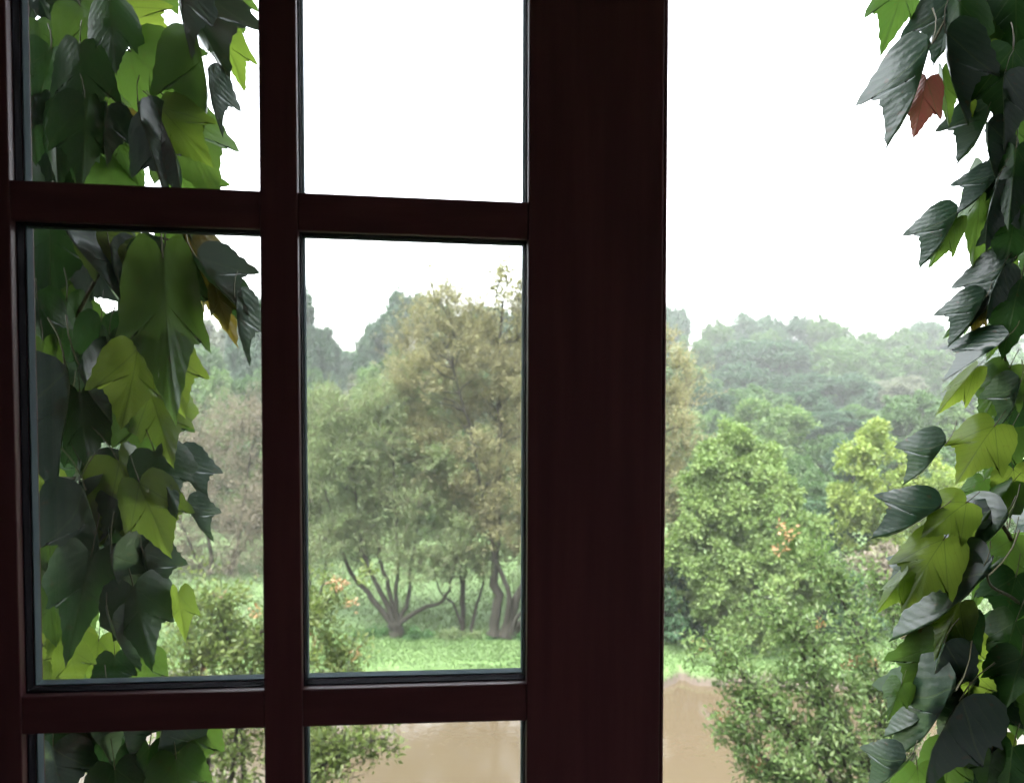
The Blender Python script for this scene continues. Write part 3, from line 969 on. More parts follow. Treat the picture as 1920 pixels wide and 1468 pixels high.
def cross(a, b):
    """Pixel where an upright edge line meets a level edge line."""
    y = 0.5 * (b[0][1] + b[1][1])
    x = 0
    for _ in range(12):
        x = lerp_x(*a, y)
        y = lerp_y(*b, x)
    return (x, y)


VT, VB = -640, 2400
prism('stile', [(lerp_x(*ST_L, VB), VB), (lerp_x(*ST_R, VB) - 8, VB), (lerp_x(*ST_R, VT) - 8, VT), (lerp_x(*ST_L, VT), VT)], 0.0, 0.0348, 'wood_v', window, 0.0012)
prism('stile_lip', [(lerp_x(*ST_R, VB) - 7, VB), (lerp_x(*ST_R, VB), VB), (lerp_x(*ST_R, VT), VT), (lerp_x(*ST_R, VT) - 7, VT)], 0.0008, 0.040, 'wood_v', window, 0.0014)
prism('stile', [(lerp_x(*LS_R, VB) - 150, VB), (lerp_x(*LS_R, VB), VB), (lerp_x(*LS_R, VT), VT), (lerp_x(*LS_R, VT) - 150, VT)], 0.0, 0.0348, 'wood_v', window, 0.0012)
mu_top, mu_bot = lerp_y(*TOP_B, 520), lerp_y(*BOT_T, 520)
prism('upright_bar', [(lerp_x(*MU_L, mu_bot), mu_bot), (lerp_x(*MU_R, mu_bot), mu_bot), (lerp_x(*MU_R, mu_top), mu_top), (lerp_x(*MU_L, mu_top), mu_top)], 0.0004, 0.0346, 'wood_v', window)
for T, Bm in ((B1_T, B1_B), (B2_T, B2_B)):
    for E0, E1 in ((LS_R, MU_L), (MU_R, ST_L)):
        prism('glazing_bar', [cross(E0, Bm), cross(E1, Bm), cross(E1, T), cross(E0, T)], 0.0008, 0.0344, 'wood_h', window)
EL, ER = LS_R, ST_L
prism('rail', [cross(EL, TOP_B), cross(ER, TOP_B), (lerp_x(*ER, -640), -635), (lerp_x(*EL, -640), -635)], 0.0006, 0.0346, 'wood_h', window)
prism('rail', [(lerp_x(*EL, 2390), 2390), (lerp_x(*ER, 2390), 2390), cross(ER, BOT_T), cross(EL, BOT_T)], 0.0006, 0.0346, 'wood_h', window)


def ring(name, quad_uv, inset_out, inset_in, d0, d1, mat, parent):
    """Frame-shaped strip round a pane; insets in metres (positive = towards the pane's centre)."""
    cu = sum(q[0] for q in quad_uv) / 4
    cz = sum(q[1] for q in quad_uv) / 4

    def ins(q, a):
        return (q[0] + (a if q[0] < cu else -a), q[1] + (a if q[1] < cz else -a))
    V, F = [], []
    for a in (inset_out, inset_in):
        for d in (d0, d1):
            V += [tuple(house(ins(q, a)[0], d, ins(q, a)[1])) for q in quad_uv]
    for i in range(4):
        j = (i + 1) % 4
        F += [(i, j, 8 + j, 8 + i), (4 + i, 12 + i, 12 + j, 4 + j), (8 + i, 8 + j, 12 + j, 12 + i), (i, 4 + i, 4 + j, j)]
    me = np_mesh(name, V, F)
    o = link(name, me, None, [M[mat]])
    o.parent = parent
    o.location = -(Vector(parent.location) + (Vector(parent.parent.location) if parent.parent else Vector()))
    return o


def slab(name, quad_uv, grow, d0, d1, mat, parent):
    cu = sum(q[0] for q in quad_uv) / 4
    cz = sum(q[1] for q in quad_uv) / 4
    q2 = [(q[0] + (-grow if q[0] < cu else grow), q[1] + (-grow if q[1] < cz else grow)) for q in quad_uv]
    V = [tuple(house(u, d, z)) for d in (d0, d1) for u, z in q2]
    F = [(0, 1, 2, 3), (7, 6, 5, 4)] + [(i, 4 + i, 4 + (i + 1) % 4, (i + 1) % 4) for i in range(4)]
    me = np_mesh(name, V, F)
    bm = bmesh.new()
    bm.from_mesh(me)
    bmesh.ops.recalc_face_normals(bm, faces=bm.faces)
    bm.to_mesh(me)
    bm.free()
    o = link(name, me, None, [M[mat]])
    o.parent = parent
    if parent is window:
        o.location = -Vector(parent.location)
    else:
        o.location = (0, 0, 0)
    return o


for T, Bm in ((TOP_B, B1_T), (B1_B, B2_T), (B2_B, BOT_T)):
    for E0, E1 in ((LS_R, MU_L), (MU_R, ST_L)):
        quad = [sash_uv(*cross(E0, Bm)), sash_uv(*cross(E1, Bm)), sash_uv(*cross(E1, T)), sash_uv(*cross(E0, T))]
        pane = slab('pane', quad, 0.0015, 0.0185, 0.0215, 'glass', window)
        def put(nm, i_out, i_in, d0, d1, mt):
            o = ring(nm, quad, i_out, i_in, d0, d1, mt, window)
            o.parent = pane
            o.location = (0, 0, 0)
        put('gasket', -0.001, 0.0009, 0.0085, 0.0183, 'gasket')
        put('spacer', -0.001, 0.0012, 0.0217, 0.0312, 'spacer')
        outer = slab('outer_pane', quad, 0.0015, 0.0315, 0.0345, 'glass', pane)


# ------------------------------------------------------------------ ivy
def ivy_mat(name, dark, light, back, trans, rough=0.32, spec=0.4, value_spread=0.5, ribs=0.03):
    m, n, l, out = new_mat(name)
    uv = n.new('ShaderNodeUVMap')
    uv.uv_map = 'leaf'
    sx = n.new('ShaderNodeSeparateXYZ')
    l.new(uv.outputs[0], sx.inputs[0])

    def mth(op, a, b=None, c=None):
        q = n.new('ShaderNodeMath')
        q.operation = op
        for i, x in enumerate((a, b, c)):
            if x is None:
                continue
            if isinstance(x, (int, float)):
                q.inputs[i].default_value = x
            else:
                l.new(x, q.inputs[i])
        return q.outputs[0]
    x = mth('SUBTRACT', sx.outputs['X'], 0.5)
    ax = mth('ABSOLUTE', x)
    y = mth('SUBTRACT', sx.outputs['Y'], 0.25)
    # herringbone ribs between the side veins
    tcn = n.new('ShaderNodeTexNoise')
    tcn.inputs['Scale'].default_value = 7.0
    l.new(uv.outputs[0], tcn.inputs['Vector'])
    ph = mth('SUBTRACT', y, mth('MULTIPLY', ax, 0.75))
    ph = mth('ADD', ph, mth('MULTIPLY', tcn.outputs['Fac'], 0.07))
    rib = mth('SINE', mth('MULTIPLY', ph, 62.0))
    # main veins
    mid = mth('LESS_THAN', ax, 0.010)
    lat = mth('ABSOLUTE', mth('SUBTRACT', mth('MULTIPLY', ax, 0.76), mth('MULTIPLY', mth('ADD', y, 0.0), 0.65)))
    latm = mth('MULTIPLY', mth('LESS_THAN', lat, 0.009), mth('GREATER_THAN', y, 0.0))
    side = mth('MULTIPLY', mth('GREATER_THAN', rib, 0.965), 0.55)
    vein = mth('MINIMUM', mth('ADD', mth('ADD', mid, latm), side), 1.0)
    oi = n.new('ShaderNodeObjectInfo')
    rp = ramp_node(n, [dark, light])
    blot = n.new('ShaderNodeTexNoise')
    blot.inputs['Scale'].default_value = 3.5
    blot.inputs['Detail'].default_value = 5.0
    l.new(uv.outputs[0], blot.inputs['Vector'])
    fac = mth('ADD', mth('MULTIPLY', oi.outputs['Random'], value_spread), mth('MULTIPLY', blot.outputs['Fac'], 1 - value_spread))
    l.new(fac, rp.inputs[0])
    mc = n.new('ShaderNodeMix')
    mc.data_type = 'RGBA'
    l.new(mth('MULTIPLY', vein, 0.55), mc.inputs['Factor'])
    l.new(rp.outputs[0], mc.inputs['A'])
    mc.inputs['B'].default_value = (0.06, 0.10, 0.03, 1)
    spot = n.new('ShaderNodeTexNoise')
    spot.inputs['Scale'].default_value = 9.0
    spot.inputs['Detail'].default_value = 2.0
    off = n.new('ShaderNodeVectorMath')
    off.operation = 'ADD'
    l.new(uv.outputs[0], off.inputs[0])
    l.new(oi.outputs['Random'], off.inputs[1])
    l.new(off.outputs[0], spot.inputs['Vector'])
    spm = n.new('ShaderNodeMapRange')
    spm.inputs['From Min'].default_value = 0.67
    spm.inputs['From Max'].default_value = 0.72
    l.new(spot.outputs['Fac'], spm.inputs['Value'])
    ms = n.new('ShaderNodeMix')
    ms.data_type = 'RGBA'
    l.new(mth('MULTIPLY', spm.outputs[0], 0.75), ms.inputs['Factor'])
    l.new(mc.outputs['Result'], ms.inputs['A'])
    ms.inputs['B'].default_value = (0.055, 0.032, 0.012, 1)
    bs = n.new('ShaderNodeBsdfPrincipled')
    l.new(ms.outputs['Result'], bs.inputs['Base Color'])
    bs.inputs['Roughness'].default_value = rough
    bs.inputs['Specular IOR Level'].default_value = spec
    bp = n.new('ShaderNodeBump')
    bp.inputs['Strength'].default_value = 0.75
    bp.inputs['Distance'].default_value = 0.006
    ribn = mth('MULTIPLY', rib, mth('MULTIPLY', mth('POWER', tcn.outputs['Fac'], 2.0), 4.0 * ribs))
    hh = mth('ADD', ribn, mth('MULTIPLY', blot.outputs['Fac'], 0.28))
    hh = mth('SUBTRACT', hh, mth('MULTIPLY', mth('ADD', mid, latm), 0.05))
    l.new(hh, bp.inputs['Height'])
    l.new(bp.outputs[0], bs.inputs['Normal'])
    tr = n.new('ShaderNodeBsdfTranslucent')
    rp2 = ramp_node(n, [back[0], back[1]])
    l.new(fac, rp2.inputs[0])
    mv = n.new('ShaderNodeMix')
    mv.data_type = 'RGBA'
    l.new(mth('MULTIPLY', vein, 0.35), mv.inputs['Factor'])
    l.new(rp2.outputs[0], mv.inputs['A'])
    mv.inputs['B'].default_value = (0.03, 0.05, 0.008, 1)
    l.new(mv.outputs['Result'], tr.inputs['Color'])
    mx = n.new('ShaderNodeMixShader')
    mx.inputs[0].default_value = trans
    l.new(bs.outputs[0], mx.inputs[1])
    l.new(tr.outputs[0], mx.inputs[2])
    l.new(mx.outputs[0], out.inputs['Surface'])
    return m


IV = {
    'D': ivy_mat('ivy_leaf_dark', (0.0066, 0.0266, 0.0107), (0.0160, 0.0480, 0.0160), ((0.0202, 0.0630, 0.0126), (0.0403, 0.1050, 0.0188)), 0.34, 0.38, 0.3, ribs=0.0096),
    'G': ivy_mat('ivy_leaf_green', (0.0204, 0.0608, 0.0177), (0.0430, 0.0964, 0.0229), ((0.0791, 0.1812, 0.0280), (0.1628, 0.2674, 0.0371)), 0.45, ribs=0.0120),
    'Y': ivy_mat('ivy_leaf_yellowgreen', (0.0618, 0.1098, 0.0193), (0.1030, 0.1441, 0.0246), ((0.1960, 0.3220, 0.0338), (0.3360, 0.4340, 0.0560)), 0.55, ribs=0.0120),
    'S': ivy_mat('ivy_leaf_glossy', (0.0077, 0.0310, 0.0194), (0.0174, 0.0504, 0.0271), ((0.0234, 0.0702, 0.0219), (0.0468, 0.1014, 0.0281)), 0.12, 0.28, 0.8, ribs=0.011),
    'R': ivy_mat('ivy_leaf_red', (0.1199, 0.0586, 0.0372), (0.3328, 0.0693, 0.0533), ((0.0798, 0.0586, 0.0267), (0.1997, 0.0426, 0.0372)), 0.45, value_spread=0.1),
    'O': ivy_mat('ivy_leaf_autumn', (0.0600, 0.0624, 0.0134), (0.1680, 0.1080, 0.0240), ((0.0910, 0.1170, 0.0125), (0.2210, 0.1300, 0.0146)), 0.5, value_spread=0.1),
}
petiole_mat = solid_mat('ivy_petiole', [(0.05, 0.06, 0.02), (0.09, 0.06, 0.03)], 40, 0.5, 0.4)

HALF = [(0.0, 0.0), (0.07, -0.085), (0.19, -0.135), (0.32, -0.10), (0.43, 0.0), (0.495, 0.13), (0.515, 0.27), (0.55, 0.42), (0.60, 0.63), (0.475, 0.555), (0.36, 0.57), (0.28, 0.65), (0.20, 0.76), (0.11, 0.90), (0.035, 1.02), (0.0, 1.09)]


def leaf_mesh(i, fold, bend, side_droop, cup, lobes=1.0):
    r = np.random.default_rng(100 + i)
    half = []
    for k in range(len(HALF) - 1):
        a, b2 = np.array(HALF[k]), np.array(HALF[k + 1])
        half.append(a)
        if 2 <= k <= 13:
            mid = (a + b2) / 2
            d = b2 - a
            nrm = np.array([d[1], -d[0]]) / (np.linalg.norm(d) + 1e-9)
            half.append(mid + nrm * r.uniform(0.010, 0.026))
    half = np.array(half)
    # fewer or deeper lobes
    if lobes != 1.0:
        half[:, 0] = np.where(half[:, 1] > 0.45, half[:, 0] * lobes, half[:, 0])
    right = half
    left = half[1:][::-1] * np.array([-1, 1])
    jit = r.uniform(0.93, 1.07)
    outline = np.concatenate([right * np.array([jit, 1]), [[r.uniform(-0.02, 0.02), 1.09]], left * np.array([2 - jit, 1])])
    c = np.array([0.0, 0.30])
    rings = [0.34, 0.68, 1.0]
    pts = [c]
    for q in rings:
        pts += list(c + (outline - c) * q)
    pts = np.array(pts)
    x, y = pts[:, 0], pts[:, 1]
    z = -fold * np.abs(x) - side_droop * x * x * 1.6 - bend * (y - 0.1) ** 2 * 0.5 + cup * (x * x + (y - 0.3) ** 2)
    z += 0.02 * np.sin(9 * x + r.uniform(0, 6)) * np.sin(7 * y + r.uniform(0, 6)) + 0.03 * np.sin(4 * x + 5 * y + r.uniform(0, 6))
    # edges ripple
    z += 0.018 * np.sin(22 * np.arctan2(x, y - 0.3) + r.uniform(0, 6)) * (x * x + (y - 0.3) ** 2) * 2
    V = np.stack([x, y, z], 1)
    k = len(outline)
    F = [(0, 1 + j, 1 + (j + 1) % k, 1 + (j + 1) % k) for j in range(k)]
    faces3 = [(0, 1 + j, 1 + (j + 1) % k) for j in range(k)]
    faces4 = []
    for q in range(2):
        o0, o1 = 1 + q * k, 1 + (q + 1) * k
        for j in range(k):
            faces4.append((o0 + j, o1 + j, o1 + (j + 1) % k, o0 + (j + 1) % k))
    # petiole
    pt = np.array([(0, 0.02, 0.0), (0, -0.12, -0.01), (0.01, -0.26, -0.06), (0.02, -0.38, -0.16)])
    pv, pf = tube_arrays(pt, [0.012, 0.010, 0.009, 0.011], 4, len(V))
    me = bpy.data.meshes.new('leaf')
    allv = np.concatenate([V, pv])
    me.from_pydata([tuple(p) for p in allv], [], faces3 + faces4 + [tuple(p) for p in pf])
    uvl = me.uv_layers.new(name='leaf')
    for lp in me.loops:
        p = allv[lp.vertex_index]
        uvl.data[lp.index].uv = (p[0] + 0.5, p[1] + 0.25)
    nb = len(faces3) + len(faces4)
    for p in me.polygons:
        p.use_smooth = True
        p.material_index = 0 if p.index < nb else 1
    return me


VARS = [leaf_mesh(0, 0.10, 0.35, 0.15, 0.0), leaf_mesh(1, 0.30, 0.5, 0.2, 0.0), leaf_mesh(2, 0.65, 0.4, 0.2, 0.0), leaf_mesh(3, 0.95, 0.6, 0.1, 0.0),
        leaf_mesh(4, 0.15, 0.9, 0.5, 0.0, 0.8), leaf_mesh(5, 0.40, 0.15, 0.4, 0.1, 0.7), leaf_mesh(6, 0.20, -0.2, 0.1, 0.15, 1.05), leaf_mesh(7, 0.5, 0.8, 0.0, 0.1, 0.85)]
LEAF_MESH = {}


def leaf_data(var, mat):
    if (var, mat) not in LEAF_MESH:
        me = VARS[var].copy()
        me.name = 'leaf'
        me.materials.append(IV[mat])
        me.materials.append(petiole_mat)
        LEAF_MESH[(var, mat)] = me
    return LEAF_MESH[(var, mat)]


def put_leaf(parent, base, tip, wr, roll, var, mat):
    """Leaf from its petiole joint to its tip; roll 0 shows its flat face to the room."""
    base, tip = Vector(base), Vector(tip)
    t = tip - base
    L = t.length
    t = t.normalized()
    toc = (CAM - (base + tip) / 2).normalized()
    nrm = (toc - t * toc.dot(t)).normalized()
    s = t.cross(nrm)
    a = R(roll)
    nr = nrm * math.cos(a) + s * math.sin(a)
    xx = t.cross(nr)
    mtx = Matrix((xx, t, nr)).transposed().to_4x4()
    o = bpy.data.objects.new('leaf', leaf_data(var, mat))
    COL.objects.link(o)
    o.parent = parent
    o.matrix_local = Matrix.Translation(base - Vector(parent.location)) @ mtx @ Matrix.Diagonal((L * wr, L, L, 1))
    return o


def vine(name, label, base, stems, leaves, Y0):
    t = empty(name, base, label, 'climbing plant')
    for path, r0, r1, YY in stems:
        pts = smooth_path([P(px, py, YY + dy) for px, py, dy in path], 5)
        link('stem', tubes_mesh('stem', [(pts, np.linspace(r0, r1, len(pts)))], 6), t, [M['vine_stem']])
    for row in leaves:
        bx, by, tx, ty, wr, roll, lean, dY, var, mat = row
        if mat == 'Y':
            dY -= 0.025
        YY = Y0 + dY
        if mat == 'S' and abs(roll) > 35:
            var = 3 if (int(bx) + int(by)) % 3 == 0 else 2
            roll = math.copysign(34 if var == 2 else 27, roll)
            wr *= 1.08
            if by > 640:                     # leaves below eye level droop away and show their wet upper side to the sky
                lean = 0.4
        Lw = math.hypot(tx - bx, ty - by) / FPX * YY
        put_leaf(t, P(bx, by, YY), P(tx, ty, YY + lean * Lw), wr, roll, var, mat)
    return t


# (base px, tip px, width, roll, lean, depth offset, shape, colour)
LEFT = [
    # top pane
    (150, -70, 95, 70, 0.9, 10, 0.2, 0.10, 0, 'D'), (205, 5, 217, 132, 0.72, 5, 0.0, -0.02, 5, 'D'), (150, 10, 190, 130, 0.9, -10, 0.1, 0.03, 0, 'G'), (70, 40, 85, 105, 0.9, 0, 0.1, 0.05, 1, 'G'),
    (212, 12, 338, 96, 0.72, 15, 0.2, 0.06, 0, 'Y'), (243, 95, 372, 208, 0.95, 10, 0.1, 0.02, 0, 'G'), (350, -30, 405, 130, 0.8, 35, 0.1, -0.01, 2, 'S'), (338, -45, 342, 95, 0.5, 62, 0.1, -0.03, 3, 'S'),
    (370, 60, 402, 228, 0.55, -40, 0.1, 0.01, 2, 'G'), (425, -30, 450, 56, 0.7, 20, 0.1, 0.03, 1, 'G'), (415, 50, 446, 166, 0.45, 30, 0.1, 0.04, 1, 'Y'), (388, 130, 402, 245, 0.35, 66, 0.1, 0.0, 3, 'S'),
    (150, 85, 150, 230, 0.72, 12, 0.0, -0.02, 1, 'D'), (95, 95, 75, 230, 0.8, -25, 0.0, 0.0, 1, 'D'), (160, 190, 165, 345, 0.75, -18, 0.1, -0.02, 7, 'D'), (110, 200, 100, 340, 0.7, 20, 0.1, -0.01, 2, 'D'), (60, 180, 62, 300, 0.8, 10, 0.1, 0.0, 1, 'D'), (200, 200, 190, 300, 0.7, 30, 0.1, 0.0, 2, 'S'), (215, 238, 262, 346, 0.75, 10, 0.1, 0.05, 0, 'G'), (235, 220, 285, 290, 0.7, 20, 0.1, 0.07, 1, 'O'),
    (260, 196, 288, 352, 0.42, 58, 0.1, -0.02, 3, 'S'), (300, 215, 352, 352, 0.55, -48, 0.1, 0.0, 2, 'S'), (318, 200, 408, 362, 0.82, -12, 0.1, 0.02, 0, 'G'), (200, 130, 195, 240, 0.8, 0, 0.1, 0.07, 0, 'G'),
    (110, 230, 90, 345, 0.9, 10, 0.1, 0.06, 1, 'D'), (300, -40, 330, 20, 0.9, 0, 0.1, 0.07, 0, 'G'), (250, -50, 265, 25, 0.9, 0, 0.1, 0.08, 0, 'G'), (330, 330, 420, 420, 0.8, 20, 0.2, 0.05, 0, 'G'), (200, 300, 230, 420, 0.8, 5, 0.1, 0.05, 0, 'G'),
    # middle pane
    (95, 400, 88, 560, 0.9, 10, 0.1, 0.04, 1, 'D'), (120, 420, 243, 620, 0.42, 52, 0.1, -0.02, 2, 'S'), (215, 400, 168, 490, 0.8, 0, 0.1, 0.08, 0, 'Y'), (205, 420, 262, 500, 0.7, 10, 0.1, 0.07, 0, 'Y'),
    (205, 458, 240, 610, 0.5, 30, 0.1, 0.0, 2, 'S'), (335, 410, 345, 512, 0.85, 0, 0.1, 0.03, 0, 'G'), (305, 478, 322, 772, 0.46, -4, 0.0, -0.02, 6, 'G'), (310, 460, 318, 640, 0.85, 8, 0.0, 0.015, 0, 'D'), (262, 500, 250, 650, 0.6, 20, 0.1, 0.01, 1, 'G'), (372, 430, 362, 500, 0.5, 30, 0.1, 0.06, 1, 'Y'),
    (362, 455, 430, 642, 0.42, 18, 0.1, 0.02, 1, 'O'), (368, 482, 446, 590, 0.62, 46, 0.1, -0.01, 2, 'S'), (405, 540, 424, 618, 0.55, 10, 0.1, 0.005, 1, 'O'), (440, 555, 452, 680, 0.28, 50, 0.1, 0.0, 3, 'S'), (425, 530, 455, 620, 0.6, 30, 0.1, 0.02, 1, 'D'),
    (70, 560, 80, 660, 0.8, 10, 0.1, -0.01, 2, 'D'), (80, 640, 75, 740, 0.8, -15, 0.1, -0.01, 1, 'G'), (125, 560, 110, 700, 0.8, -20, 0.1, 0.03, 0, 'D'), (190, 600, 185, 740, 0.7, 12, 0.1, 0.02, 0, 'D'), (205, 630, 205, 770, 0.6, 30, 0.1, 0.0, 1, 'D'),
    (250, 640, 238, 785, 0.7, 10, 0.1, 0.05, 0, 'Y'), (300, 620, 330, 790, 0.6, -15, 0.1, 0.04, 1, 'Y'),
    (150, 690, 246, 900, 0.42, 46, 0.1, -0.03, 2, 'S'), (122, 690, 140, 930, 0.55, -30, 0.1, -0.02, 3, 'S'), (150, 740, 165, 905, 0.6, 5, 0.0, 0.0, 5, 'D'), (282, 735, 322, 868, 0.86, 6, 0.0, 0.02, 5, 'Y'), (245, 770, 250, 870, 0.6, 0, 0.1, 0.06, 0, 'Y'),
    (290, 848, 328, 965, 0.95, 0, 0.0, -0.01, 5, 'D'), (332, 852, 380, 952, 0.55, 30, 0.1, 0.02, 2, 'S'), (350, 945, 390, 1022, 0.42, 55, 0.1, 0.01, 2, 'S'), (222, 865, 318, 1050, 0.62, -18, 0.1, 0.02, 1, 'Y'),
    (168, 885, 268, 995, 0.42, 48, 0.1, 0.0, 2, 'S'), (148, 905, 106, 1020, 0.7, 40, 0.1, -0.02, 2, 'S'), (160, 915, 208, 1090, 0.42, -46, 0.1, -0.03, 2, 'S'), (225, 930, 235, 1085, 0.6, 0, 0.0, 0.0, 0, 'D'), (95, 890, 90, 970, 0.7, 0, 0.1, 0.07, 0, 'Y'),
    (90, 960, 95, 1090, 0.8, 10, 0.1, 0.04, 0, 'G'), (170, 1045, 125, 1235, 0.70, 0, 0.0, -0.02, 5, 'D'), (250, 1100, 282, 1248, 0.86, 0, 0.0, -0.01, 5, 'D'), (210, 1035, 228, 1185, 0.48, 52, 0.1, -0.03, 3, 'S'), (268, 1035, 296, 1128, 0.62, 38, 0.1, 0.0, 2, 'S'),
    (208, 1165, 250, 1270, 0.5, 45, 0.1, -0.02, 2, 'S'), (335, 1110, 342, 1205, 0.45, 15, 0.1, 0.04, 1, 'Y'), (105, 1060, 90, 1160, 0.8, 0, 0.1, 0.06, 0, 'G'), (100, 1150, 95, 1230, 0.8, 0, 0.1, 0.07, 0, 'Y'), (140, 1190, 120, 1290, 0.8, 0, 0.1, 0.08, 0, 'Y'),
    (185, 1200, 175, 1290, 0.8, 0, 0.1, 0.08, 0, 'Y'), (95, 1230, 90, 1300, 0.8, 0, 0.1, 0.09, 0, 'Y'), (215, 1230, 215, 1310, 0.8, 0, 0.1, 0.05, 0, 'D'), (275, 1225, 265, 1310, 0.8, 0, 0.1, 0.07, 0, 'G'),
    (258, 655, 232, 800, 0.8, -8, 0.0, -0.005, 0, 'Y'), (300, 640, 338, 775, 0.7, 12, 0.0, 0.0, 1, 'Y'), (275, 745, 300, 872, 0.95, 0, 0.0, 0.015, 0, 'G'), (262, 905, 312, 1040, 0.75, 10, 0.0, 0.0, 1, 'Y'), (300, 200, 385, 300, 0.8, 5, 0.0, 0.03, 0, 'Y'),
    (170, 430, 250, 520, 0.8, 0, 0.0, 0.03, 0, 'Y'), (90, 1110, 105, 1210, 0.8, 0, 0.0, 0.03, 0, 'G'), (130, 1215, 150, 1290, 0.8, 0, 0.0, 0.02, 0, 'Y'),
    # bottom pane
    (130, 1310, 120, 1470, 0.8, 10, 0.1, 0.0, 0, 'D'), (200, 1320, 190, 1480, 0.8, -10, 0.1, 0.02, 0, 'D'), (165, 1350, 205, 1470, 0.4, 50, 0.1, -0.02, 2, 'S'), (232, 1350, 240, 1440, 0.5, 50, 0.1, -0.01, 2, 'S'), (315, 1340, 280, 1450, 0.55, 40, 0.1, 0.0, 2, 'S'),
    (355, 1335, 345, 1480, 0.7, 10, 0.1, 0.03, 0, 'G'), (280, 1400, 260, 1520, 0.8, 0, 0.1, 0.02, 0, 'D'), (100, 1400, 110, 1520, 0.9, 20, 0.1, -0.01, 1, 'S'), (330, 1420, 340, 1540, 0.8, 0, 0.1, 0.02, 0, 'G'), (215, 1440, 225, 1560, 0.8, 0, 0.1, 0.0, 0, 'D'),
]
for _ in range(70):           # the leaves packed against the stile
    by = rng.uniform(-100, 1420)
    bx = rng.uniform(30, 190) if by < 560 else rng.uniform(20, 150)
    L_ = rng.uniform(60, 125)
    an = rng.uniform(-0.7, 0.8)
    LEFT.append((bx, by, bx + L_ * math.sin(an), by + L_ * math.cos(an), rng.uniform(0.7, 0.95), rng.uniform(-62, 62), rng.uniform(0, 0.4), rng.uniform(0.07, 0.12), int(rng.choice([1, 2, 3, 4, 7])), rng.choice(['D', 'D', 'S', 'S', 'G'])))
for _ in range(80):           # the deeper layer of leaves against the wall
    by = rng.uniform(-120, 1420)
    bx = rng.uniform(-190, 175) if by < 1050 else rng.uniform(-190, 120)
    L_ = rng.uniform(85, 150)
    an = rng.uniform(-0.5, 0.5)
    LEFT.append((bx, by, bx + L_ * math.sin(an), by + L_ * math.cos(an), rng.uniform(0.75, 1.0), rng.uniform(-40, 40), rng.uniform(0, 0.3), rng.uniform(0.05, 0.16), int(rng.integers(0, 8)), rng.choice(['D', 'D', 'G', 'S'])))
L_STEMS = [([(-60, 1700, 0.1), (-30, 1200, 0.12), (40, 800, 0.1), (20, 400, 0.12), (60, -150, 0.1)], 0.008, 0.005, 0.85), ([(20, 400, 0.12), (100, 130, 0.06), (190, 132, 0.05), (250, 90, 0.05)], 0.003, 0.0015, 0.85),
           ([(40, 800, 0.1), (120, 640, 0.06), (230, 440, 0.05), (290, 445, 0.04), (340, 455, 0.03)], 0.003, 0.0012, 0.85), ([(-30, 1200, 0.12), (70, 930, 0.08), (150, 895, 0.03), (250, 860, 0.03), (330, 850, 0.03)], 0.003, 0.0012, 0.85),
           ([(20, 400, 0.12), (130, 200, 0.07), (240, 225, 0.04), (310, 205, 0.03)], 0.003, 0.0012, 0.85), ([(-30, 1200, 0.12), (80, 1180, 0.08), (160, 1050, 0.03), (250, 1100, 0.03)], 0.003, 0.0012, 0.85),
           ([(60, -150, 0.1), (200, -60, 0.06), (340, -50, 0.03), (430, -40, 0.03)], 0.003, 0.0012, 0.85)]
vine('ivy_vine', 'boston ivy with large dark and yellow-green leaves hanging outside the left panes', house(-0.62, 0.06, 0.2), L_STEMS, LEFT, 0.86)

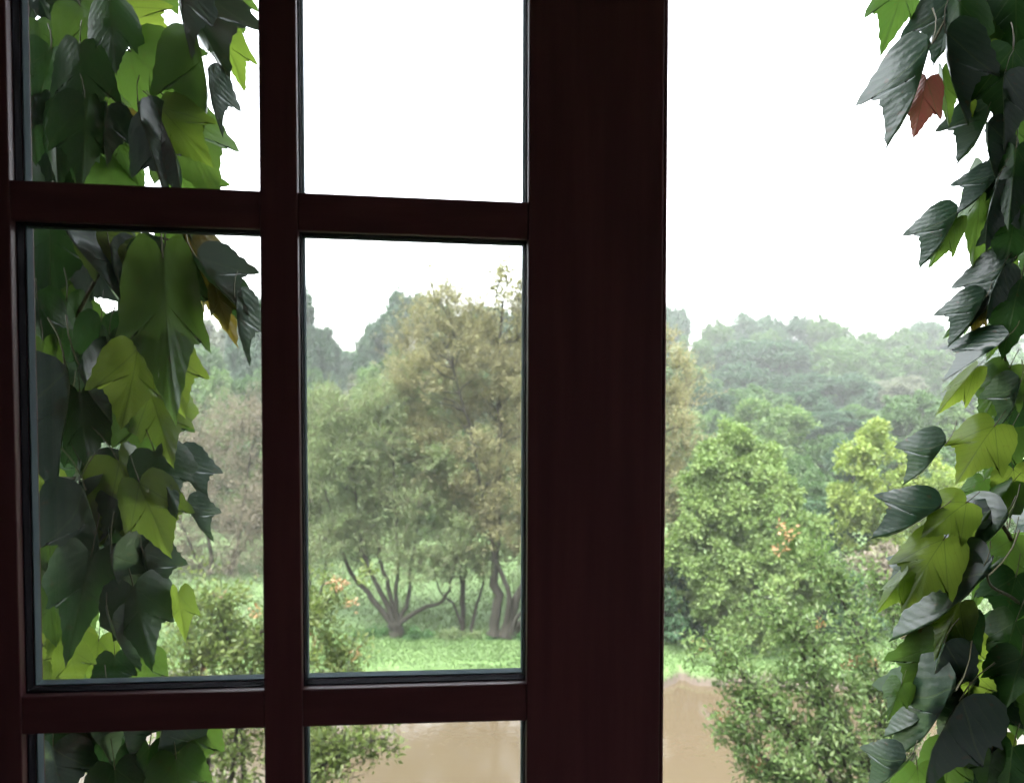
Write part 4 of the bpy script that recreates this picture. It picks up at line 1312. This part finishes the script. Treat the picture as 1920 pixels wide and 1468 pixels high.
RIGHT = [
    (1702, -60, 1663, 88, 0.55, -15, 0.1, 0.02, 0, 'G'), (1765, -50, 1748, 52, 0.6, 10, 0.1, 0.04, 0, 'G'), (1800, -20, 1770, 110, 0.62, -45, 0.1, 0.0, 2, 'S'), (1800, 5, 1800, 130, 0.75, 5, 0.0, -0.01, 5, 'D'),
    (1772, 60, 1792, 226, 0.45, 42, 0.1, -0.02, 2, 'S'), (1748, 80, 1690, 264, 0.40, -42, 0.1, -0.03, 2, 'S'), (1738, 150, 1712, 250, 0.62, 10, 0.1, 0.012, 1, 'R'), (1795, 90, 1816, 222, 0.42, 15, 0.1, 0.02, 1, 'Y'), (1768, 130, 1772, 232, 0.4, 20, 0.1, 0.01, 1, 'G'),
    (1845, 90, 1848, 190, 0.7, 10, 0.1, 0.06, 0, 'Y'), (1870, 120, 1857, 203, 0.6, 10, 0.1, 0.03, 1, 'R'), (1850, 0, 1850, 110, 0.9, 10, 0.1, 0.03, 0, 'G'), (1900, 90, 1890, 240, 0.8, -10, 0.0, -0.02, 0, 'D'), (1885, 140, 1868, 270, 0.4, 50, 0.1, -0.03, 2, 'S'),
    (1868, 185, 1815, 300, 0.55, -50, 0.1, 0.0, 2, 'S'), (1850, 230, 1853, 330, 0.5, 42, 0.1, -0.01, 2, 'S'), (1910, 215, 1880, 295, 0.8, 10, 0.1, 0.04, 0, 'G'), (1905, 280, 1890, 420, 0.8, 5, 0.0, -0.02, 5, 'D'), (1915, 300, 1925, 430, 0.9, -5, 0.0, -0.01, 5, 'D'),
    (1845, 315, 1818, 488, 0.46, 12, 0.0, 0.02, 1, 'G'), (1882, 318, 1812, 400, 0.42, -48, 0.1, 0.0, 2, 'S'), (1868, 345, 1836, 460, 0.4, 44, 0.1, -0.01, 2, 'S'), (1800, 395, 1742, 500, 0.5, -40, 0.1, 0.02, 2, 'S'), (1795, 410, 1740, 495, 0.4, 15, 0.1, 0.03, 1, 'G'),
    (1875, 375, 1862, 445, 0.8, 10, 0.1, 0.04, 0, 'Y'), (1905, 400, 1885, 500, 0.9, 0, 0.0, 0.0, 0, 'D'), (1870, 470, 1858, 560, 0.8, 0, 0.1, 0.05, 0, 'G'),
    (1905, 482, 1842, 606, 0.45, -46, 0.1, 0.0, 2, 'S'), (1880, 500, 1840, 590, 0.4, 40, 0.1, 0.0, 2, 'S'), (1850, 555, 1795, 648, 0.5, -38, 0.1, 0.01, 2, 'S'), (1830, 570, 1772, 628, 0.4, 10, 0.1, 0.03, 1, 'G'), (1838, 572, 1824, 632, 0.5, 0, 0.1, 0.02, 1, 'O'), (1905, 525, 1885, 560, 0.9, 0, 0.1, 0.06, 0, 'Y'),
    (1915, 520, 1880, 660, 0.75, 5, 0.0, 0.0, 0, 'D'), (1880, 600, 1850, 670, 0.6, 10, 0.1, 0.04, 0, 'G'), (1888, 632, 1790, 716, 0.35, -60, 0.1, -0.01, 2, 'S'), (1830, 690, 1757, 768, 0.42, 15, 0.1, 0.01, 1, 'Y'), (1893, 688, 1840, 786, 0.75, 5, 0.0, 0.02, 0, 'G'), (1870, 690, 1862, 780, 0.6, 5, 0.0, 0.03, 0, 'G'),
    (1915, 715, 1888, 805, 0.5, -45, 0.1, -0.02, 2, 'S'), (1865, 798, 1795, 896, 0.82, 10, 0.0, 0.02, 0, 'Y'), (1775, 830, 1706, 916, 0.5, -45, 0.1, 0.0, 2, 'S'), (1895, 805, 1848, 890, 0.75, 5, 0.0, 0.03, 0, 'G'), (1860, 850, 1820, 885, 0.6, -50, 0.1, 0.0, 2, 'S'),
    (1812, 942, 1735, 1000, 0.95, 5, 0.0, 0.02, 0, 'Y'), (1765, 952, 1652, 1018, 0.6, -35, 0.1, 0.0, 2, 'S'), (1898, 905, 1842, 975, 0.7, 15, 0.0, 0.01, 5, 'G'), (1845, 900, 1818, 960, 0.8, 5, 0.1, 0.04, 0, 'G'), (1815, 960, 1780, 1020, 0.7, 5, 0.1, 0.03, 0, 'Y'),
    (1888, 968, 1800, 1090, 0.5, -46, 0.1, -0.01, 2, 'S'), (1870, 975, 1760, 1060, 0.4, -52, 0.1, 0.0, 2, 'S'), (1770, 1010, 1690, 1135, 0.72, 10, 0.0, 0.02, 0, 'Y'), (1700, 1075, 1640, 1142, 0.5, 20, 0.1, 0.03, 1, 'Y'), (1728, 1055, 1672, 1105, 0.5, -50, 0.1, 0.01, 2, 'S'),
    (1858, 1075, 1690, 1222, 0.42, -40, 0.1, -0.03, 2, 'S'), (1845, 1060, 1790, 1150, 0.7, -40, 0.1, -0.02, 7, 'S'), (1800, 1130, 1750, 1230, 0.6, 10, 0.0, 0.02, 1, 'Y'), (1730, 1170, 1690, 1240, 0.6, 15, 0.1, 0.03, 1, 'O'), (1815, 1150, 1780, 1250, 0.6, 10, 0.0, 0.0, 0, 'D'),
    (1905, 1165, 1865, 1280, 0.85, 12, 0.1, -0.01, 1, 'D'), (1915, 1230, 1890, 1340, 0.85, -15, 0.1, -0.02, 7, 'D'), (1890, 1270, 1905, 1390, 0.85, 8, 0.1, 0.02, 0, 'G'), (1860, 1300, 1850, 1390, 0.8, 20, 0.1, 0.03, 1, 'D'), (1925, 1290, 1935, 1400, 0.9, 0, 0.1, 0.02, 0, 'G'), (1775, 1205, 1700, 1330, 0.65, -30, 0.1, 0.01, 1, 'G'), (1770, 1205, 1735, 1312, 0.5, 46, 0.1, -0.01, 2, 'S'), (1690, 1283, 1665, 1348, 0.75, 0, 0.1, 0.02, 5, 'G'), (1825, 1190, 1810, 1260, 0.8, 0, 0.1, 0.05, 0, 'Y'), (1815, 1250, 1830, 1340, 0.8, 0, 0.1, 0.05, 0, 'Y'),
    (1795, 1290, 1690, 1450, 0.42, -44, 0.1, -0.02, 2, 'S'), (1770, 1310, 1668, 1398, 0.42, -54, 0.1, 0.0, 2, 'S'), (1800, 1310, 1705, 1475, 0.36, 40, 0.1, -0.01, 3, 'S'), (1880, 1375, 1860, 1430, 0.85, 0, 0.1, 0.04, 0, 'Y'), (1700, 1425, 1635, 1490, 0.6, -46, 0.1, 0.0, 2, 'S'), (1840, 1330, 1810, 1440, 0.8, 5, 0.0, 0.02, 0, 'D'),
    (1900, 1400, 1880, 1500, 0.9, 15, 0.1, -0.01, 1, 'D'), (1860, 1410, 1850, 1500, 0.9, -10, 0.1, 0.0, 7, 'G'), (1810, 1310, 1770, 1400, 0.5, -40, 0.1, 0.0, 2, 'S'), (1780, 1400, 1770, 1500, 0.8, 0, 0.1, 0.03, 0, 'G'), (1850, 1420, 1820, 1520, 0.8, 0, 0.1, 0.02, 0, 'D'), (1720, 1440, 1730, 1540, 0.8, 0, 0.1, 0.04, 0, 'G'),
    (1870, 20, 1880, 150, 0.9, 0, 0.1, 0.03, 0, 'G'), (1905, -20, 1905, 110, 0.9, 0, 0.1, 0.01, 0, 'D'), (1830, -60, 1835, 60, 0.9, 0, 0.1, 0.05, 0, 'G'), (1900, 1010, 1870, 1110, 0.9, 0, 0.1, 0.05, 0, 'G'), (1905, 1080, 1880, 1180, 0.9, 0, 0.1, 0.03, 0, 'D'), (1900, 880, 1915, 960, 0.9, 0, 0.1, 0.04, 0, 'Y'),
]
for _ in range(75):
    by = rng.uniform(-120, 1480)
    bx = rng.uniform(1915, 2080) if by < 1000 else rng.uniform(1880, 2080)
    L_ = rng.uniform(80, 140)
    an = rng.uniform(-0.7, 0.3)
    RIGHT.append((bx, by, bx + L_ * math.sin(an), by + L_ * math.cos(an), rng.uniform(0.75, 1.0), rng.uniform(-40, 40), rng.uniform(0, 0.3), rng.uniform(0.03, 0.14), int(rng.integers(0, 8)), rng.choice(['D', 'G', 'G', 'S'])))
R_STEMS = [([(1990, 1700, 0.1), (1960, 1200, 0.1), (1975, 800, 0.1), (1950, 400, 0.1), (1965, -150, 0.1)], 0.008, 0.005, 0.92), ([(1975, 800, 0.1), (1930, 760, 0.05), (1890, 690, 0.03), (1880, 640, 0.02)], 0.003, 0.0012, 0.92),
           ([(1960, 1200, 0.1), (1900, 1290, 0.05), (1830, 1270, 0.04), (1790, 1290, 0.02)], 0.003, 0.0012, 0.92), ([(1960, 1200, 0.1), (1890, 1000, 0.05), (1810, 942, 0.02), (1765, 955, 0.02)], 0.003, 0.0012, 0.92),
           ([(1950, 400, 0.1), (1900, 330, 0.04), (1850, 320, 0.03), (1800, 395, 0.03)], 0.003, 0.0012, 0.92), ([(1965, -150, 0.1), (1880, -40, 0.04), (1800, 0, 0.02), (1750, 80, 0.0)], 0.003, 0.0012, 0.92),
           ([(1960, 1200, 0.1), (1910, 1130, 0.03), (1860, 1100, 0.0), (1850, 1072, -0.02)], 0.003, 0.0012, 0.92), ([(1960, 1200, 0.1), (1880, 1330, 0.05), (1840, 1370, 0.03), (1820, 1300, 0.0)], 0.002, 0.001, 0.92)]
vine('ivy_vine', 'boston ivy with drooping glossy leaves and a few red ones beside the open window half', house(0.80, 0.06, 0.2), R_STEMS, RIGHT, 0.92)

# ------------------------------------------------------------------ haze
hz = np_mesh('haze', [(x, y, z) for x in (-300, 300) for y in (-14, 405) for z in (-2.0, 16.5)],
             [(0, 1, 3, 2), (4, 6, 7, 5), (0, 4, 5, 1), (2, 3, 7, 6), (0, 2, 6, 4), (1, 5, 7, 3)])
m, n, l, out = new_mat('haze_air')
pv = n.new('ShaderNodeVolumePrincipled')
pv.inputs['Color'].default_value = (0.96, 0.985, 1.0, 1)
pv.inputs['Density'].default_value = 0.0008
pv.inputs['Anisotropy'].default_value = 0.2
l.new(pv.outputs[0], out.inputs['Volume'])
tag(link('haze', hz, None, [m]), kind='stuff')
